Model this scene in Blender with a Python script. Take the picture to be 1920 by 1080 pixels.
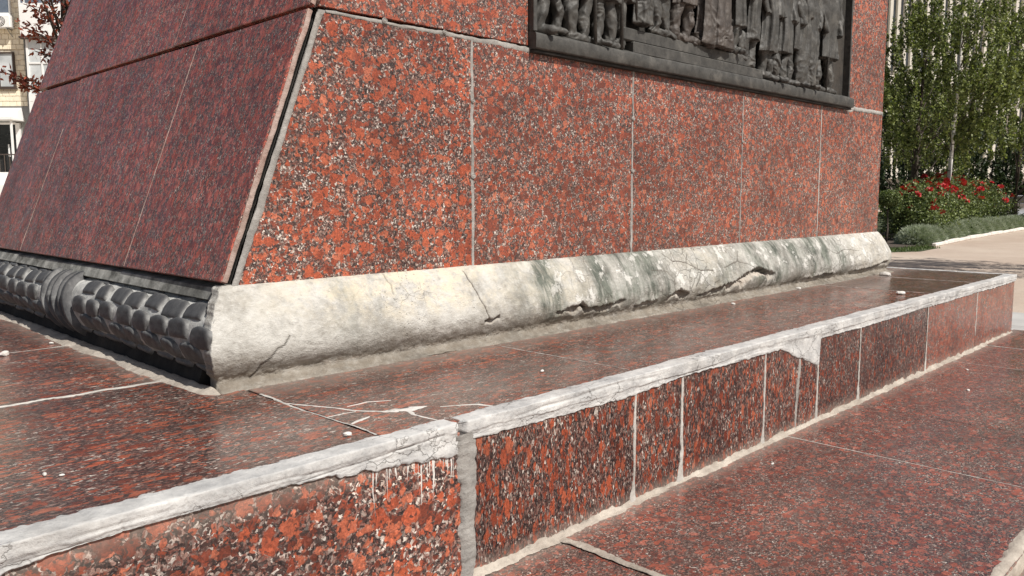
import bpy, bmesh, math, random
import numpy as np
from mathutils import Vector, Matrix

S = bpy.context.scene
for o in list(bpy.data.objects):
    bpy.data.objects.remove(o)
COL = S.collection
R = math.radians

# ------------------------------------------------------------------ camera
YAW, PITCH, ROLL = R(44.708), R(6.4556), R(0.1484)
cam_d = bpy.data.cameras.new('camera')
cam = bpy.data.objects.new('camera', cam_d)
COL.objects.link(cam)
fw = Vector((math.cos(PITCH) * math.cos(YAW), math.cos(PITCH) * math.sin(YAW), -math.sin(PITCH)))
rt = Vector((math.sin(YAW), -math.cos(YAW), 0))
dn = fw.cross(rt)
r2 = rt * math.cos(ROLL) + dn * math.sin(ROLL)
d2 = -rt * math.sin(ROLL) + dn * math.cos(ROLL)
M = Matrix.Identity(4)
for i in range(3):
    M[i][0], M[i][1], M[i][2] = r2[i], -d2[i], -fw[i]
M[2][3] = 1.3
cam.matrix_world = M
cam_d.sensor_width = 36
cam_d.lens = 36 * 1512.5 / 1920
cam_d.clip_start = 0.05
cam_d.clip_end = 2000
S.camera = cam

# ------------------------------------------------------------------ light
SUN = Vector((0.03, -0.66, 0.75)).normalized()
EL = math.asin(SUN.z)
w = bpy.data.worlds.new('World')
S.world = w
w.use_nodes = True
nt = w.node_tree
bg = nt.nodes['Background']
sky = nt.nodes.new('ShaderNodeTexSky')
sky.sky_type = 'NISHITA'
sky.sun_disc = False
sky.sun_elevation = EL
sky.sun_rotation = math.atan2(SUN.x, SUN.y)
sky.air_density = 1.0
sky.dust_density = 3.0
sky.ozone_density = 0.6
nt.links.new(sky.outputs[0], bg.inputs[0])
bg.inputs[1].default_value = 0.062
sl = bpy.data.lights.new('sun', 'SUN')
sl.energy = 5.0
sl.angle = R(0.53)
sl.color = (1.0, 0.957, 0.90)
so = bpy.data.objects.new('sun', sl)
COL.objects.link(so)
so.rotation_euler = (-SUN).to_track_quat('-Z', 'Y').to_euler()
so.location = (0, -20, 30)
S.view_settings.view_transform = 'Standard'
S.view_settings.look = 'None'
S.view_settings.exposure = 0.12
S.view_settings.gamma = 1
S.view_settings.use_curve_mapping = False

# ------------------------------------------------------------------ numpy noise
def _h(ix, iy, iz, s):
    n = (ix.astype(np.int64) * 374761393 + iy.astype(np.int64) * 668265263 + iz.astype(np.int64) * 2147483647 + s * 144269) & 0xffffffff
    n = ((n ^ (n >> 13)) * 1274126177) & 0xffffffff
    n = ((n ^ (n >> 16)) * 2246822519) & 0xffffffff
    return ((n ^ (n >> 15)) & 0xffffff) / float(0xffffff)

def vn(x, y=0., z=0., s=0):
    x, y, z = np.broadcast_arrays(np.asarray(x, float), np.asarray(y, float), np.asarray(z, float))
    ix, iy, iz = np.floor(x), np.floor(y), np.floor(z)
    fx, fy, fz = x - ix, y - iy, z - iz
    fx, fy, fz = [t * t * (3 - 2 * t) for t in (fx, fy, fz)]
    r = 0
    for a in (0, 1):
        for b in (0, 1):
            for c in (0, 1):
                r = r + _h(ix + a, iy + b, iz + c, s) * (fx if a else 1 - fx) * (fy if b else 1 - fy) * (fz if c else 1 - fz)
    return r * 2 - 1

def fbm(x, y=0., z=0., o=4, s=0):
    r, a, t = 0, 1, 0
    for i in range(o):
        r = r + a * vn(np.asarray(x) * 2 ** i, np.asarray(y) * 2 ** i, np.asarray(z) * 2 ** i, s + i * 7)
        t += a
        a *= .5
    return r / t

def sst(a, b, x):
    t = np.clip((x - a) / (b - a), 0, 1)
    return t * t * (3 - 2 * t)

# ------------------------------------------------------------------ mesh helpers
def mesh(name, V, F, smooth=False):
    me = bpy.data.meshes.new(name)
    V = np.asarray(V, float)
    if isinstance(F, np.ndarray):
        n, k = F.shape
        me.vertices.add(len(V))
        me.vertices.foreach_set('co', V.ravel())
        me.loops.add(n * k)
        me.loops.foreach_set('vertex_index', F.astype(np.int32).ravel())
        me.polygons.add(n)
        me.polygons.foreach_set('loop_start', np.arange(n, dtype=np.int32) * k)
        me.polygons.foreach_set('loop_total', np.full(n, k, dtype=np.int32))
        me.update(calc_edges=True)
        me.validate()
    else:
        me.from_pydata([tuple(v) for v in V], [], F)
        me.update()
    if smooth:
        me.polygons.foreach_set('use_smooth', np.ones(len(me.polygons), bool))
    return me

def ob(name, me, mat=None, parent=None, loc=(0, 0, 0), rot=(0, 0, 0)):
    o = bpy.data.objects.new(name, me)
    COL.objects.link(o)
    o.location = loc
    o.rotation_euler = rot
    if parent:
        o.parent = parent
    if mat and not me.materials:
        me.materials.append(mat)
    return o

def tag(o, label=None, cat=None, group=None, kind=None):
    if label: o['label'] = label
    if cat: o['category'] = cat
    if group: o['group'] = group
    if kind: o['kind'] = kind
    return o

def empty(name, loc=(0, 0, 0), rz=0, label=None, cat=None, group=None, kind=None):
    o = bpy.data.objects.new(name, None)
    COL.objects.link(o)
    o.location = loc
    o.rotation_euler = (0, 0, rz)
    o.empty_display_size = .1
    return tag(o, label, cat, group, kind)

def gridF(nu, nv, off=0, wrap=False):
    i = np.arange(nu - 1)[:, None]
    jn = nv if wrap else nv - 1
    j = np.arange(jn)[None, :]
    a = i * nv + j
    b = (i + 1) * nv + j
    c = (i + 1) * nv + (j + 1) % nv
    d = i * nv + (j + 1) % nv
    return (np.stack([a, b, c, d], -1).reshape(-1, 4) + off)

def grid_mesh(name, P, smooth=True, wrap=False, flip=False):
    nu, nv = P.shape[:2]
    F = gridF(nu, nv, 0, wrap)
    if flip: F = F[:, ::-1]
    return mesh(name, P.reshape(-1, 3), F, smooth)

def fattr(me, name, arr):
    a = me.attributes.new(name, 'FLOAT', 'POINT')
    a.data.foreach_set('value', np.asarray(arr, np.float32).ravel())

class MB:
    """collects boxes / tubes / quads into one mesh"""
    def __init__(s): s.V, s.F = [], []
    def add(s, V, F):
        o = len(s.V)
        s.V += [tuple(v) for v in V]
        s.F += [tuple(i + o for i in f) for f in F]
        return s
    def box(s, x0, x1, y0, y1, z0, z1, c=0.):
        if c <= 0:
            V = [(x, y, z) for z in (z0, z1) for y in (y0, y1) for x in (x0, x1)]
            F = [(0, 2, 3, 1), (4, 5, 7, 6), (0, 1, 5, 4), (2, 6, 7, 3), (0, 4, 6, 2), (1, 3, 7, 5)]
            return s.add(V, F)
        bm = bmesh.new()
        bmesh.ops.create_cube(bm, size=1)
        for v in bm.verts:
            v.co = Vector(((x0 + x1) / 2 + v.co.x * (x1 - x0), (y0 + y1) / 2 + v.co.y * (y1 - y0), (z0 + z1) / 2 + v.co.z * (z1 - z0)))
        bmesh.ops.bevel(bm, geom=bm.edges[:], offset=c, segments=1, affect='EDGES')
        bm.verts.index_update()
        s.add([v.co[:] for v in bm.verts], [[v.index for v in f.verts] for f in bm.faces])
        bm.free()
        return s
    def tube(s, pts, rad, n=8, cap=True):
        pts = [Vector(p) for p in pts]
        if not hasattr(rad, '__len__'): rad = [rad] * len(pts)
        V, F = [], []
        up = Vector((0, 0, 1))
        for i, p in enumerate(pts):
            t = (pts[min(i + 1, len(pts) - 1)] - pts[max(i - 1, 0)]).normalized()
            a = t.cross(up)
            if a.length < .05: a = t.cross(Vector((1, 0, 0)))
            a.normalize()
            b = t.cross(a)
            for k in range(n):
                an = 2 * math.pi * k / n
                V.append(p + (a * math.cos(an) + b * math.sin(an)) * rad[i])
        for i in range(len(pts) - 1):
            for k in range(n):
                F.append((i * n + k, i * n + (k + 1) % n, (i + 1) * n + (k + 1) % n, (i + 1) * n + k))
        if cap:
            F.append(tuple(range(n))[::-1])
            F.append(tuple((len(pts) - 1) * n + k for k in range(n)))
        return s.add(V, F)
    def build(s, name, mat, parent=None, smooth=False, **k):
        return ob(name, mesh(name, s.V, s.F, smooth), mat, parent, **k)

def slab_mesh(poly, O, U, W, N, th, ch=.004):
    """polygon (ccw seen from outside) in plane O+u*U+w*W, outward N, chamfered front"""
    O, U, W, N = [np.array(t, float) for t in (O, U, W, N)]
    p = np.array(poly, float)
    n = len(p)
    ins = []
    for i in range(n):
        a, b, c = p[i - 1], p[i], p[(i + 1) % n]
        e1 = (b - a) / np.linalg.norm(b - a)
        e2 = (c - b) / np.linalg.norm(c - b)
        n1 = np.array([-e1[1], e1[0]])
        n2 = np.array([-e2[1], e2[0]])
        k = 1 + n1 @ n2
        ins.append(b + (n1 + n2) / max(k, .2) * ch)
    to = lambda q, d: O + q[0] * U + q[1] * W + N * d
    V = [to(q, 0) for q in ins] + [to(q, -ch) for q in p] + [to(q, -th) for q in p]
    F = [tuple(range(n))]
    for i in range(n):
        j = (i + 1) % n
        F.append((i, n + i, n + j, j))
        F.append((n + i, 2 * n + i, 2 * n + j, n + j))
    F.append(tuple(range(3 * n - 1, 2 * n - 1, -1)))
    return mesh('slab', V, F)

# ------------------------------------------------------------------ node helpers
class T:
    def __init__(s, name):
        s.m = bpy.data.materials.new(name)
        s.m.use_nodes = True
        s.t = s.m.node_tree
        s.t.nodes.clear()
        s.out = s.t.nodes.new('ShaderNodeOutputMaterial')
    def n(s, ty, ins=None, out=None, **kw):
        d = s.t.nodes.new('ShaderNode' + ty)
        for k, v in kw.items(): setattr(d, k, v)
        for k, v in (ins or {}).items():
            sk = d.inputs[k]
            if isinstance(v, bpy.types.NodeSocket): s.t.links.new(v, sk)
            elif v is not None:
                if sk.type == 'RGBA' and len(v) == 3: v = (*v, 1)
                sk.default_value = v
        return d if out is None else d.outputs[out]
    def math(s, op, a, b=0., c=None, clamp=False):
        i = {0: a, 1: b}
        if c is not None: i[2] = c
        return s.n('Math', i, 0, operation=op, use_clamp=clamp)
    def mix(s, f, a, b, bt='MIX'):
        d = s.t.nodes.new('ShaderNodeMix')
        d.data_type = 'RGBA'
        d.blend_type = bt
        for k, v in ((0, f), (6, a), (7, b)):
            if isinstance(v, bpy.types.NodeSocket): s.t.links.new(v, d.inputs[k])
            else: d.inputs[k].default_value = v if k == 0 else ((*v, 1) if len(v) == 3 else v)
        return d.outputs[2]
    def rng(s, v, a, b, c=0., d=1., smooth=False):
        i = {0: v, 1: a, 2: b, 3: c, 4: d}
        return s.n('MapRange', i, 0, interpolation_type='SMOOTHSTEP' if smooth else 'LINEAR')
    def noise(s, vec, sc, det=3, ro=.55, out=0):
        return s.n('TexNoise', {'Vector': vec, 'Scale': sc, 'Detail': det, 'Roughness': ro}, out)
    def vor(s, vec, sc, feat='F1', rnd=1.):
        return s.n('TexVoronoi', {'Vector': vec, 'Scale': sc, 'Randomness': rnd}, feature=feat)
    def ramp(s, v, stops, interp='LINEAR'):
        d = s.t.nodes.new('ShaderNodeValToRGB')
        d.color_ramp.interpolation = interp
        e = d.color_ramp.elements
        while len(e) < len(stops): e.new(0.5)
        for q, (p, c) in zip(e, stops):
            q.position = p
            q.color = (*c, 1)
        s.t.links.new(v, d.inputs[0])
        return d.outputs[0]
    def map(s, vec, sc=(1, 1, 1), loc=(0, 0, 0), rot=(0, 0, 0)):
        return s.n('Mapping', {'Vector': vec, 'Scale': sc, 'Location': loc, 'Rotation': rot}, 0)
    def coord(s, rand=True):
        c = s.n('TexCoord', None, 'Object')
        if not rand: return c
        r = s.n('ObjectInfo', None, 'Random')
        o = s.n('CombineXYZ', {0: s.math('MULTIPLY', r, 37.), 1: s.math('MULTIPLY', r, 91.), 2: s.math('MULTIPLY', r, 53.)}, 0)
        return s.n('VectorMath', {0: c, 1: o}, 0, operation='ADD')
    def att(s, name): return s.n('Attribute', None, 'Fac', attribute_name=name)
    def sep(s, c): return s.n('SeparateColor', {0: c})
    def bump(s, h, st=.3, dist=.01, nrm=None): return s.n('Bump', {'Height': h, 'Strength': st, 'Distance': dist, 'Normal': nrm}, 0)
    def fin(s, col, rough=.5, bump=None, metal=0., spec=.5, **kw):
        i = {'Base Color': col, 'Roughness': rough, 'Metallic': metal, 'Specular IOR Level': spec}
        if bump is not None: i['Normal'] = bump
        i.update(kw)
        b = s.n('BsdfPrincipled', i, 0)
        s.t.links.new(b, s.out.inputs[0])
        return s.m

def granite(name, dark=.45, tone=1., dust=.0, rough=.2, stretch=(1, 1, 1), size=1., white=1., red=(1, 1, 1), rot=(0, 0, 0), spec=.45, edge_dust=None, cov=0.):
    t = T(name)
    W0 = t.coord()
    P = t.map(W0, stretch, rot=rot)
    wn = t.noise(P, 30 / size, 3, .6, 1)
    wv = t.n('VectorMath', {0: wn, 1: (.5, .5, .5)}, 0, operation='SUBTRACT')
    P = t.n('VectorMath', {0: wv, 1: (.045 * size,) * 3, 2: P}, 0, operation='MULTIPLY_ADD')
    ne = t.math('SUBTRACT', t.noise(P, 75 / size, 3, .65), .5)
    A = t.vor(P, 16 / size)
    a = t.sep(A.outputs['Color'])
    thr = t.rng(a.outputs[0], 0, 1, .02 - .3 * dark + cov, .70 - .25 * dark + cov)
    dA = t.math('MULTIPLY_ADD', ne, .75, A.outputs['Distance'])
    mA = t.rng(t.math('SUBTRACT', thr, dA), -.045, .04, 0, .96, True)
    C = t.vor(P, 36 / size)
    c = t.sep(C.outputs['Color'])
    thc = t.rng(c.outputs[0], 0, 1, -.15 - .2 * dark + cov * 1.6, .80 - .3 * dark + cov * 1.2)
    mC = t.rng(t.math('SUBTRACT', thc, t.math('MULTIPLY_ADD', ne, .55, C.outputs['Distance'])), -.06, .05, 0, .95, True)
    B = t.vor(P, 105 / size)
    b = t.sep(B.outputs['Color'])
    clu = t.math('MULTIPLY_ADD', t.math('SUBTRACT', t.noise(P, 11 / size, 3, .6), .5), .55, b.outputs[0], clamp=True)
    rp = t.ramp(clu, [(0, (.012, .011, .012)), (.34 + .16 * dark - cov, (.065, .026, .022)), (.48 + .14 * dark, (.17, .062, .046)), (.64 + .10 * dark, (.24, .15, .12)), (.76 + .07 * (2 - white), (.40, .33, .28)), (.88 + .04 * (2 - white), (.60, .56, .49))], 'CONSTANT')
    B2 = t.vor(P, 190 / size)
    b2 = t.sep(B2.outputs['Color'])
    clu2 = t.math('MULTIPLY_ADD', t.math('SUBTRACT', t.noise(P, 20 / size, 3, .6), .5), .5, b2.outputs[0], clamp=True)
    rp2 = t.ramp(clu2, [(0, (.016, .014, .015)), (.32 + .16 * dark, (.07, .035, .03)), (.55 + .1 * dark, (.20, .085, .062)), (.74, (.30, .20, .165)), (.88 + .04 * (2 - white), (.52, .46, .40))])
    rp = t.mix(.18, rp, rp2)
    redr = [(0, (.11, .027, .016)), (.3, (.23, .049, .025)), (.65, (.37, .080, .035)), (1, (.45, .145, .080))]
    redr = [(p, tuple(x * y for x, y in zip(q, red))) for p, q in redr]
    rA = t.ramp(a.outputs[1], redr)
    rC = t.ramp(c.outputs[1], redr)
    col = t.mix(mC, rp, rC)
    col = t.mix(mA, col, rA)
    # grain inside the crystals
    fn = t.noise(P, 150 / size, 4, .7)
    col = t.mix(1., col, t.ramp(fn, [(.28, (.45, .43, .43)), (.5, (.95, .95, .95)), (.74, (1.5, 1.5, 1.5))]), 'MULTIPLY')
    sp = t.rng(b.outputs[1], .0, 1., .72, 1.25)
    col = t.mix(1., col, t.n('CombineColor', {0: sp, 1: sp, 2: sp}, 0), 'MULTIPLY')
    sk = t.rng(b.outputs[2], .90, .905)
    col = t.mix(t.math('MULTIPLY', sk, .8), col, (.03, .022, .02))
    ve = t.vor(P, 24 / size, 'DISTANCE_TO_EDGE').outputs['Distance']
    col = t.mix(t.rng(ve, 0, .035, .6, 0), col, (.05, .03, .027))
    big = t.noise(P, 1.7, 4, .6)
    col = t.mix(1., col, t.ramp(big, [(.3, (.62 * tone, .60 * tone, .62 * tone)), (.7, (1.18 * tone,) * 3)]), 'MULTIPLY')
    dn_ = t.noise(P, 3.1, 6, .7)
    if dust > 0:
        col = t.mix(t.rng(dn_, .3, .75, dust * .25, dust), col, (.29, .22, .19))
    ro = t.rng(t.noise(P, 6, 4, .6), .3, .7, rough * .75, rough * 1.5)
    if edge_dust:
        Wp = t.n('SeparateXYZ', {0: t.n('TexCoord', None, 'Object')})
        g_ = t.rng(Wp.outputs[edge_dust[0]], edge_dust[1], edge_dust[2])
        nn = t.noise(W0, 7, 6, .7)
        fac = t.math('MULTIPLY', g_, t.rng(nn, .25, .65, .15, edge_dust[3]))
        col = t.mix(fac, col, (.36, .30, .25))
        ro = t.math('MULTIPLY_ADD', fac, .6, ro)
    bp = t.bump(t.noise(P, 240, 2, .5), .05, .004)
    bp = t.bump(t.noise(P, 5, 2, .5), .05, .01, bp)
    return t.fin(col, ro, bp, spec=spec)

def mortar(name, c0=(.50, .49, .46), c1=(.70, .69, .66), sc=1., bump=.5, dirt=(.16, .13, .10), dirtiness=.35, cracks=0.):
    t = T(name)
    P = t.coord()
    n1 = t.noise(P, 9 * sc, 6, .65)
    n2 = t.noise(P, 60 * sc, 5, .65)
    n3 = t.noise(P, 2.3 * sc, 4, .6)
    col = t.mix(t.rng(n1, .35, .65), c0, c1)
    col = t.mix(t.rng(n3, .5, .72, 0, dirtiness), col, dirt)
    col = t.mix(t.rng(n2, .54, .74, 0, .4), col, tuple(x * .45 for x in c0))
    h = t.math('ADD', t.math('MULTIPLY', n1, .6), t.math('MULTIPLY', n2, .5))
    if cracks > 0:
        cw = t.n('VectorMath', {0: t.noise(P, 14, 4, .65, 1), 1: (.07, .07, .07), 2: t.map(P, (.6, 1, 1))}, 0, operation='MULTIPLY_ADD')
        ce = t.vor(cw, 11, 'DISTANCE_TO_EDGE').outputs['Distance']
        cf = t.math('MULTIPLY', t.rng(ce, 0, .02, cracks, 0), t.rng(t.noise(P, 3, 2, .5), .48, .58))
        col = t.mix(cf, col, (.08, .07, .06))
        h = t.math('MULTIPLY_ADD', cf, -.7, h)
    sp = t.noise(P, 320 * sc, 3, .6)
    h = t.math('MULTIPLY_ADD', sp, .15, h)
    return t.fin(col, .9, t.bump(h, bump, .012), spec=.2)

MAT = {}
MAT['gr_wall'] = granite('granite_wall', dark=.28, cov=.045, tone=1.12, rough=.32, dust=.06, size=.74, white=.7)
MAT['gr_wallb'] = granite('granite_wall_fine', dark=.28, cov=.06, tone=1.14, rough=.32, dust=.10, size=.62, white=.6)
MAT['gr_slope'] = granite('granite_slope', dark=.18, cov=.08, tone=1.42, rough=.34, dust=.14, size=.56, stretch=(1, 1.4, .8), white=-.3, red=(.95, .95, 1.35), spec=.42)
MAT['gr_riser'] = granite('granite_riser', dark=.50, tone=.92, rough=.25, stretch=(1.6, 1, .75), rot=(0, R(12), 0), white=.0, size=.85, edge_dust=(2, .07, .0, .5))
MAT['gr_riserdark'] = granite('granite_riser_dark', dark=.72, tone=.8, rough=.28, stretch=(1.5, 1, .75), size=.66, white=.1, edge_dust=(2, .07, .0, .5))
MAT['gr_riserpale'] = granite('granite_riser_pale', dark=.25, cov=.10, tone=1.0, rough=.28, dust=.25, size=.55, white=.2, edge_dust=(2, .07, .0, .5))
MAT['gr_riserbig'] = granite('granite_riser_coarse', dark=.22, tone=1.18, rough=.32, size=.95, dust=.06, white=.9, edge_dust=(2, .43, .50, .4))
MAT['gr_top'] = granite('granite_step_top', dark=.45, cov=.0, tone=.88, rough=.2, dust=.13, size=.8, stretch=(.8, 1.5, 1), white=-.5, edge_dust=(1, 2.66, 2.93, .5))
MAT['gr_topleft'] = granite('granite_step_left', dark=.48, cov=.0, tone=.86, rough=.2, dust=.10, size=.85, stretch=(.75, 1.5, 1), white=-.4)
MAT['gr_topside'] = granite('granite_step_side', dark=.45, cov=.0, tone=.9, rough=.2, dust=.12, size=.85, stretch=(.75, 1.4, 1), white=-.4, edge_dust=(0, 1.16, 1.33, .5))
MAT['gr_topdark'] = granite('granite_step_top_dark', dark=.8, tone=.65, rough=.18, dust=.28, size=.6, white=-.4, edge_dust=(1, 2.66, 2.95, .5))
MAT['gr_pave'] = granite('granite_pavement', dark=.38, cov=.02, tone=.98, rough=.22, dust=.16, size=.66, stretch=(1, 1.3, 1), white=-.3, red=(.95, 1.05, 1.35), edge_dust=(1, 1.84, 1.96, .5))
MAT['mortar'] = mortar('cement_edging', (.35, .35, .345), (.57, .565, .545), dirtiness=.3, bump=.6, cracks=.6)
MAT['mortar_joint'] = mortar('joint_mortar', (.36, .34, .31), (.52, .50, .46))
MAT['mortar_grey'] = mortar('grey_grout', (.23, .22, .205), (.37, .355, .33), dirtiness=.3, bump=.8)
MAT['mortar_sand'] = mortar('sandy_mortar', (.30, .26, .22), (.50, .45, .385), dirtiness=.5, bump=.9)
MAT['white_filler'] = mortar('white_filler', (.52, .50, .46), (.68, .66, .62), dirtiness=.15)
MAT['raw_stone'] = mortar('raw_stone_edge', (.27, .17, .14), (.44, .35, .31), dirtiness=.4, bump=.9)
MAT['dark_core'] = mortar('dark_cavity', (.02, .019, .018), (.045, .042, .038), dirtiness=.3)  # near-black, the shade inside open joints is put into the colour
MAT['base_course'] = mortar('base_course_cement', (.10, .10, .09), (.46, .46, .42), sc=.9, dirtiness=.6, dirt=(.05, .05, .045))

def plaster():
    t = T('weathered_plaster')
    P = t.coord(False)
    st, raw, crk, warm = [t.att(k) for k in ('stain', 'raw', 'crack', 'warm')]
    n1 = t.noise(P, 5, 6, .65)
    n2 = t.noise(t.map(P, (3.2, 4.5, 5)), 8, 7, .72)
    n3 = t.noise(P, 26, 5, .7)
    col = t.mix(t.rng(n1, .36, .64), (.31, .295, .265), (.51, .50, .465))
    col = t.mix(t.rng(n2, .5, .72, 0, .75), col, (.62, .61, .57))
    col = t.mix(t.rng(n2, .32, .46, .55, 0), col, (.20, .185, .16))
    wf = t.math('MULTIPLY', warm, t.rng(t.noise(P, 11, 5, .7), .4, .58))
    col = t.mix(wf, col, (.60, .54, .42))
    fl = t.noise(t.map(P, (1.5, 1.3, 1.3)), 6.5, 8, .68)
    flm = t.math('MULTIPLY', t.rng(fl, .56, .58), t.att('flake'))
    col = t.mix(t.math('MULTIPLY', flm, .75), col, (.66, .65, .61))
    sv_ = t.noise(t.map(P, (7, 1.6, 1.6)), 3.5, 6, .7)
    sf = t.math('MULTIPLY', st, t.rng(sv_, .28, .62, .15, 1.35), clamp=True)
    sf = t.math('MULTIPLY', sf, t.rng(flm, 0, 1, 1, .45))
    col = t.mix(sf, col, t.mix(t.rng(n1, .4, .6), (.070, .078, .066), (.165, .178, .150)))
    cw = t.n('VectorMath', {0: t.noise(P, 7, 3, .6, 1), 1: (.10, .10, .10), 2: P}, 0, operation='MULTIPLY_ADD')
    E = t.vor(cw, 8, 'DISTANCE_TO_EDGE').outputs['Distance']
    cl = t.math('MULTIPLY', t.rng(E, .0, .022, 1, 0), t.rng(t.noise(P, 2.6, 2, .5), .42, .55, 0, .8))
    E2 = t.vor(cw, 19, 'DISTANCE_TO_EDGE').outputs['Distance']
    cl2 = t.math('MULTIPLY', t.rng(E2, .0, .03, 1, 0), t.rng(t.noise(P, 1.6, 2, .5), .52, .62, 0, .45))
    cq = t.att('craq')
    cl = t.math('MULTIPLY', t.math('MAXIMUM', cl, cl2), cq)
    cl = t.math('MAXIMUM', cl, crk)
    col = t.mix(t.math('MULTIPLY', raw, t.rng(n3, .3, .6)), col, (.56, .50, .43))
    ft = t.att('foot')
    col = t.mix(t.math('MULTIPLY', ft, t.rng(n3, .25, .6, .55, 1.)), col, t.mix(t.rng(n1, .35, .65), (.13, .115, .095), (.29, .255, .21)))
    dt = t.att('dirt')
    col = t.mix(t.math('MULTIPLY', dt, t.rng(t.noise(P, 13, 6, .7), .32, .62, .1, .8)), col, (.17, .145, .115))
    col = t.mix(cl, col, (.10, .085, .07))
    h = t.math('ADD', t.math('MULTIPLY', n3, .5), t.math('MULTIPLY', n2, .7))
    h = t.math('MULTIPLY_ADD', t.noise(P, 140, 3, .6), .3, h)
    pit = t.vor(P, 55).outputs['Distance']
    h = t.math('MULTIPLY_ADD', t.rng(pit, .05, .22, -.6, 0), t.rng(t.noise(P, 4, 3, .6), .5, .62), h)
    h = t.math('MULTIPLY_ADD', cl, -.8, h)
    h = t.math('MULTIPLY_ADD', flm, .22, h)
    return t.fin(col, .88, t.bump(h, .8, .014), spec=.2)
MAT['plaster'] = plaster()

def bronze(name, c0, c1, rough, dustc, dust, edge=False):
    t = T(name)
    P = t.coord(False)
    n = t.noise(P, 14, 6, .65)
    n2 = t.noise(P, 70, 4, .6)
    col = t.mix(t.rng(n, .35, .65), c0, c1)
    col = t.mix(t.rng(t.noise(P, 6, 5, .7), .52, .75, 0, dust), col, dustc)
    if edge:
        col = t.mix(t.math('MULTIPLY', t.att('edge'), t.rng(t.noise(P, 9, 4, .7), .35, .6, .15, .9)), col, (.36, .36, .345))
    return t.fin(col, rough, t.bump(t.math('MULTIPLY_ADD', n2, .5, n), .35, .008), metal=.15, spec=.5)
MAT['bronze'] = bronze('relief_bronze', (.036, .035, .032), (.076, .073, .066), .62, (.19, .18, .16), .6)
MAT['bronze_brown'] = bronze('relief_bronze_brown', (.044, .037, .032), (.080, .067, .058), .62, (.17, .15, .13), .5)
MAT['bronze_back'] = bronze('relief_back_bronze', (.020, .019, .017), (.032, .029, .025), .7, (.07, .065, .055), .3)  # darkened bronze, shade in the gaps between figures is painted in
MAT['leaf_metal'] = bronze('garland_metal', (.042, .042, .043), (.095, .095, .095), .62, (.27, .27, .26), .75, True)
MAT['garland_dust'] = mortar('garland_dust', (.30, .30, .285), (.58, .58, .55), sc=2, dirtiness=.4, dirt=(.05, .05, .05))

def plain(name, col, rough=.6, var=.15, sc=4., metal=0., spec=.5, **kw):
    t = T(name)
    P = t.coord()
    n = t.noise(P, sc, 5, .6)
    c = t.mix(t.rng(n, .3, .7), tuple(x * (1 - var) for x in col), tuple(min(1, x * (1 + var)) for x in col))
    return t.fin(c, rough, t.bump(t.noise(P, sc * 12, 3, .6), .15, .01), metal, spec, **kw)

# ================================================================== SETTING
ZT = .555          # top of the granite step
ZG = -.16          # park ground
def ground_mat():
    t = T('sandy_ground')
    P = t.coord(False)
    n1 = t.noise(P, .35, 6, .6)
    n2 = t.noise(P, 4, 6, .7)
    n3 = t.noise(P, 45, 3, .6)
    c = t.mix(t.rng(n1, .35, .65), (.42, .335, .27), (.50, .42, .345))
    c = t.mix(t.rng(n2, .5, .75, 0, .35), c, (.30, .24, .19))
    c = t.mix(t.rng(n3, .6, .75, 0, .35), c, (.20, .16, .13))
    return t.fin(c, .95, t.bump(t.math('ADD', n2, t.math('MULTIPLY', n3, .4)), .5, .03), spec=.15)
MAT['ground'] = ground_mat()
g = MB()
g.add([(-500, -500, ZG), (700, -500, ZG), (700, 700, ZG), (-500, 700, ZG)], [(0, 1, 2, 3)])
tag(g.build('ground', MAT['ground']), kind='structure')
# concrete walk running past the platform
MAT['concrete'] = plain('pale_concrete', (.42, .41, .39), .9, .15, 2.)
wk = empty('walkway', (0, 0, ZG), kind='structure')
wk_x = [-6, -3.6, -1.2, 1.2, 3.6]
for i in range(4):
    for j in range(2):
        x0 = 9.08 + j * 1.22
        y0 = wk_x[i]
        ob('paving_slab', slab_mesh([(x0, y0), (x0 + 1.2, y0), (x0 + 1.2, y0 + 2.385), (x0, y0 + 2.385)], (0, 0, .012), (1, 0, 0), (0, 1, 0), (0, 0, 1), .02, .004), MAT['concrete'], wk)

# lower pavement ----------------------------------------------------
pv = empty('pavement', (0, 0, 0), kind='structure')
MB().box(-2.6, 8.98, .66, 8.6, ZG + .002, -.03).build('bed', MAT['mortar_sand'], pv)
rng = random.Random(4)
jx = [-2.55, -1.5, -.57, .365, 1.295, 2.235, 3.185, 4.09, 5.02, 5.96, 6.9, 7.86, 8.93]
for a, b in zip(jx[:-1], jx[1:]):
    gl = .010 if abs(a - 2.235) < .01 else .003
    gr_ = .010 if abs(b - 2.235) < .01 else .003
    tx, ty = rng.uniform(-.0012, .0012), rng.uniform(-.0012, .0012)
    z = rng.uniform(-.002, .001)
    me = slab_mesh([(a + gl, .685), (b - gr_, .685), (b - gr_, 1.985), (a + gl, 1.985)], (0, 0, z), (1, 0, tx), (0, 1, ty), (-tx, -ty, 1), .03, .003)
    ob('paving_slab', me, MAT['gr_pave'], pv)
# slabs east of the step end (strip going back along the end)
for y0 in (2.0, 3.3, 4.6, 5.9):
    ob('paving_slab', slab_mesh([(8.76, y0), (8.96, y0), (8.96, y0 + 1.29), (8.76, y0 + 1.29)], (0, 0, -.003), (1, 0, 0), (0, 1, 0), (0, 0, 1), .03, .003), MAT['gr_pave'], pv)

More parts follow.
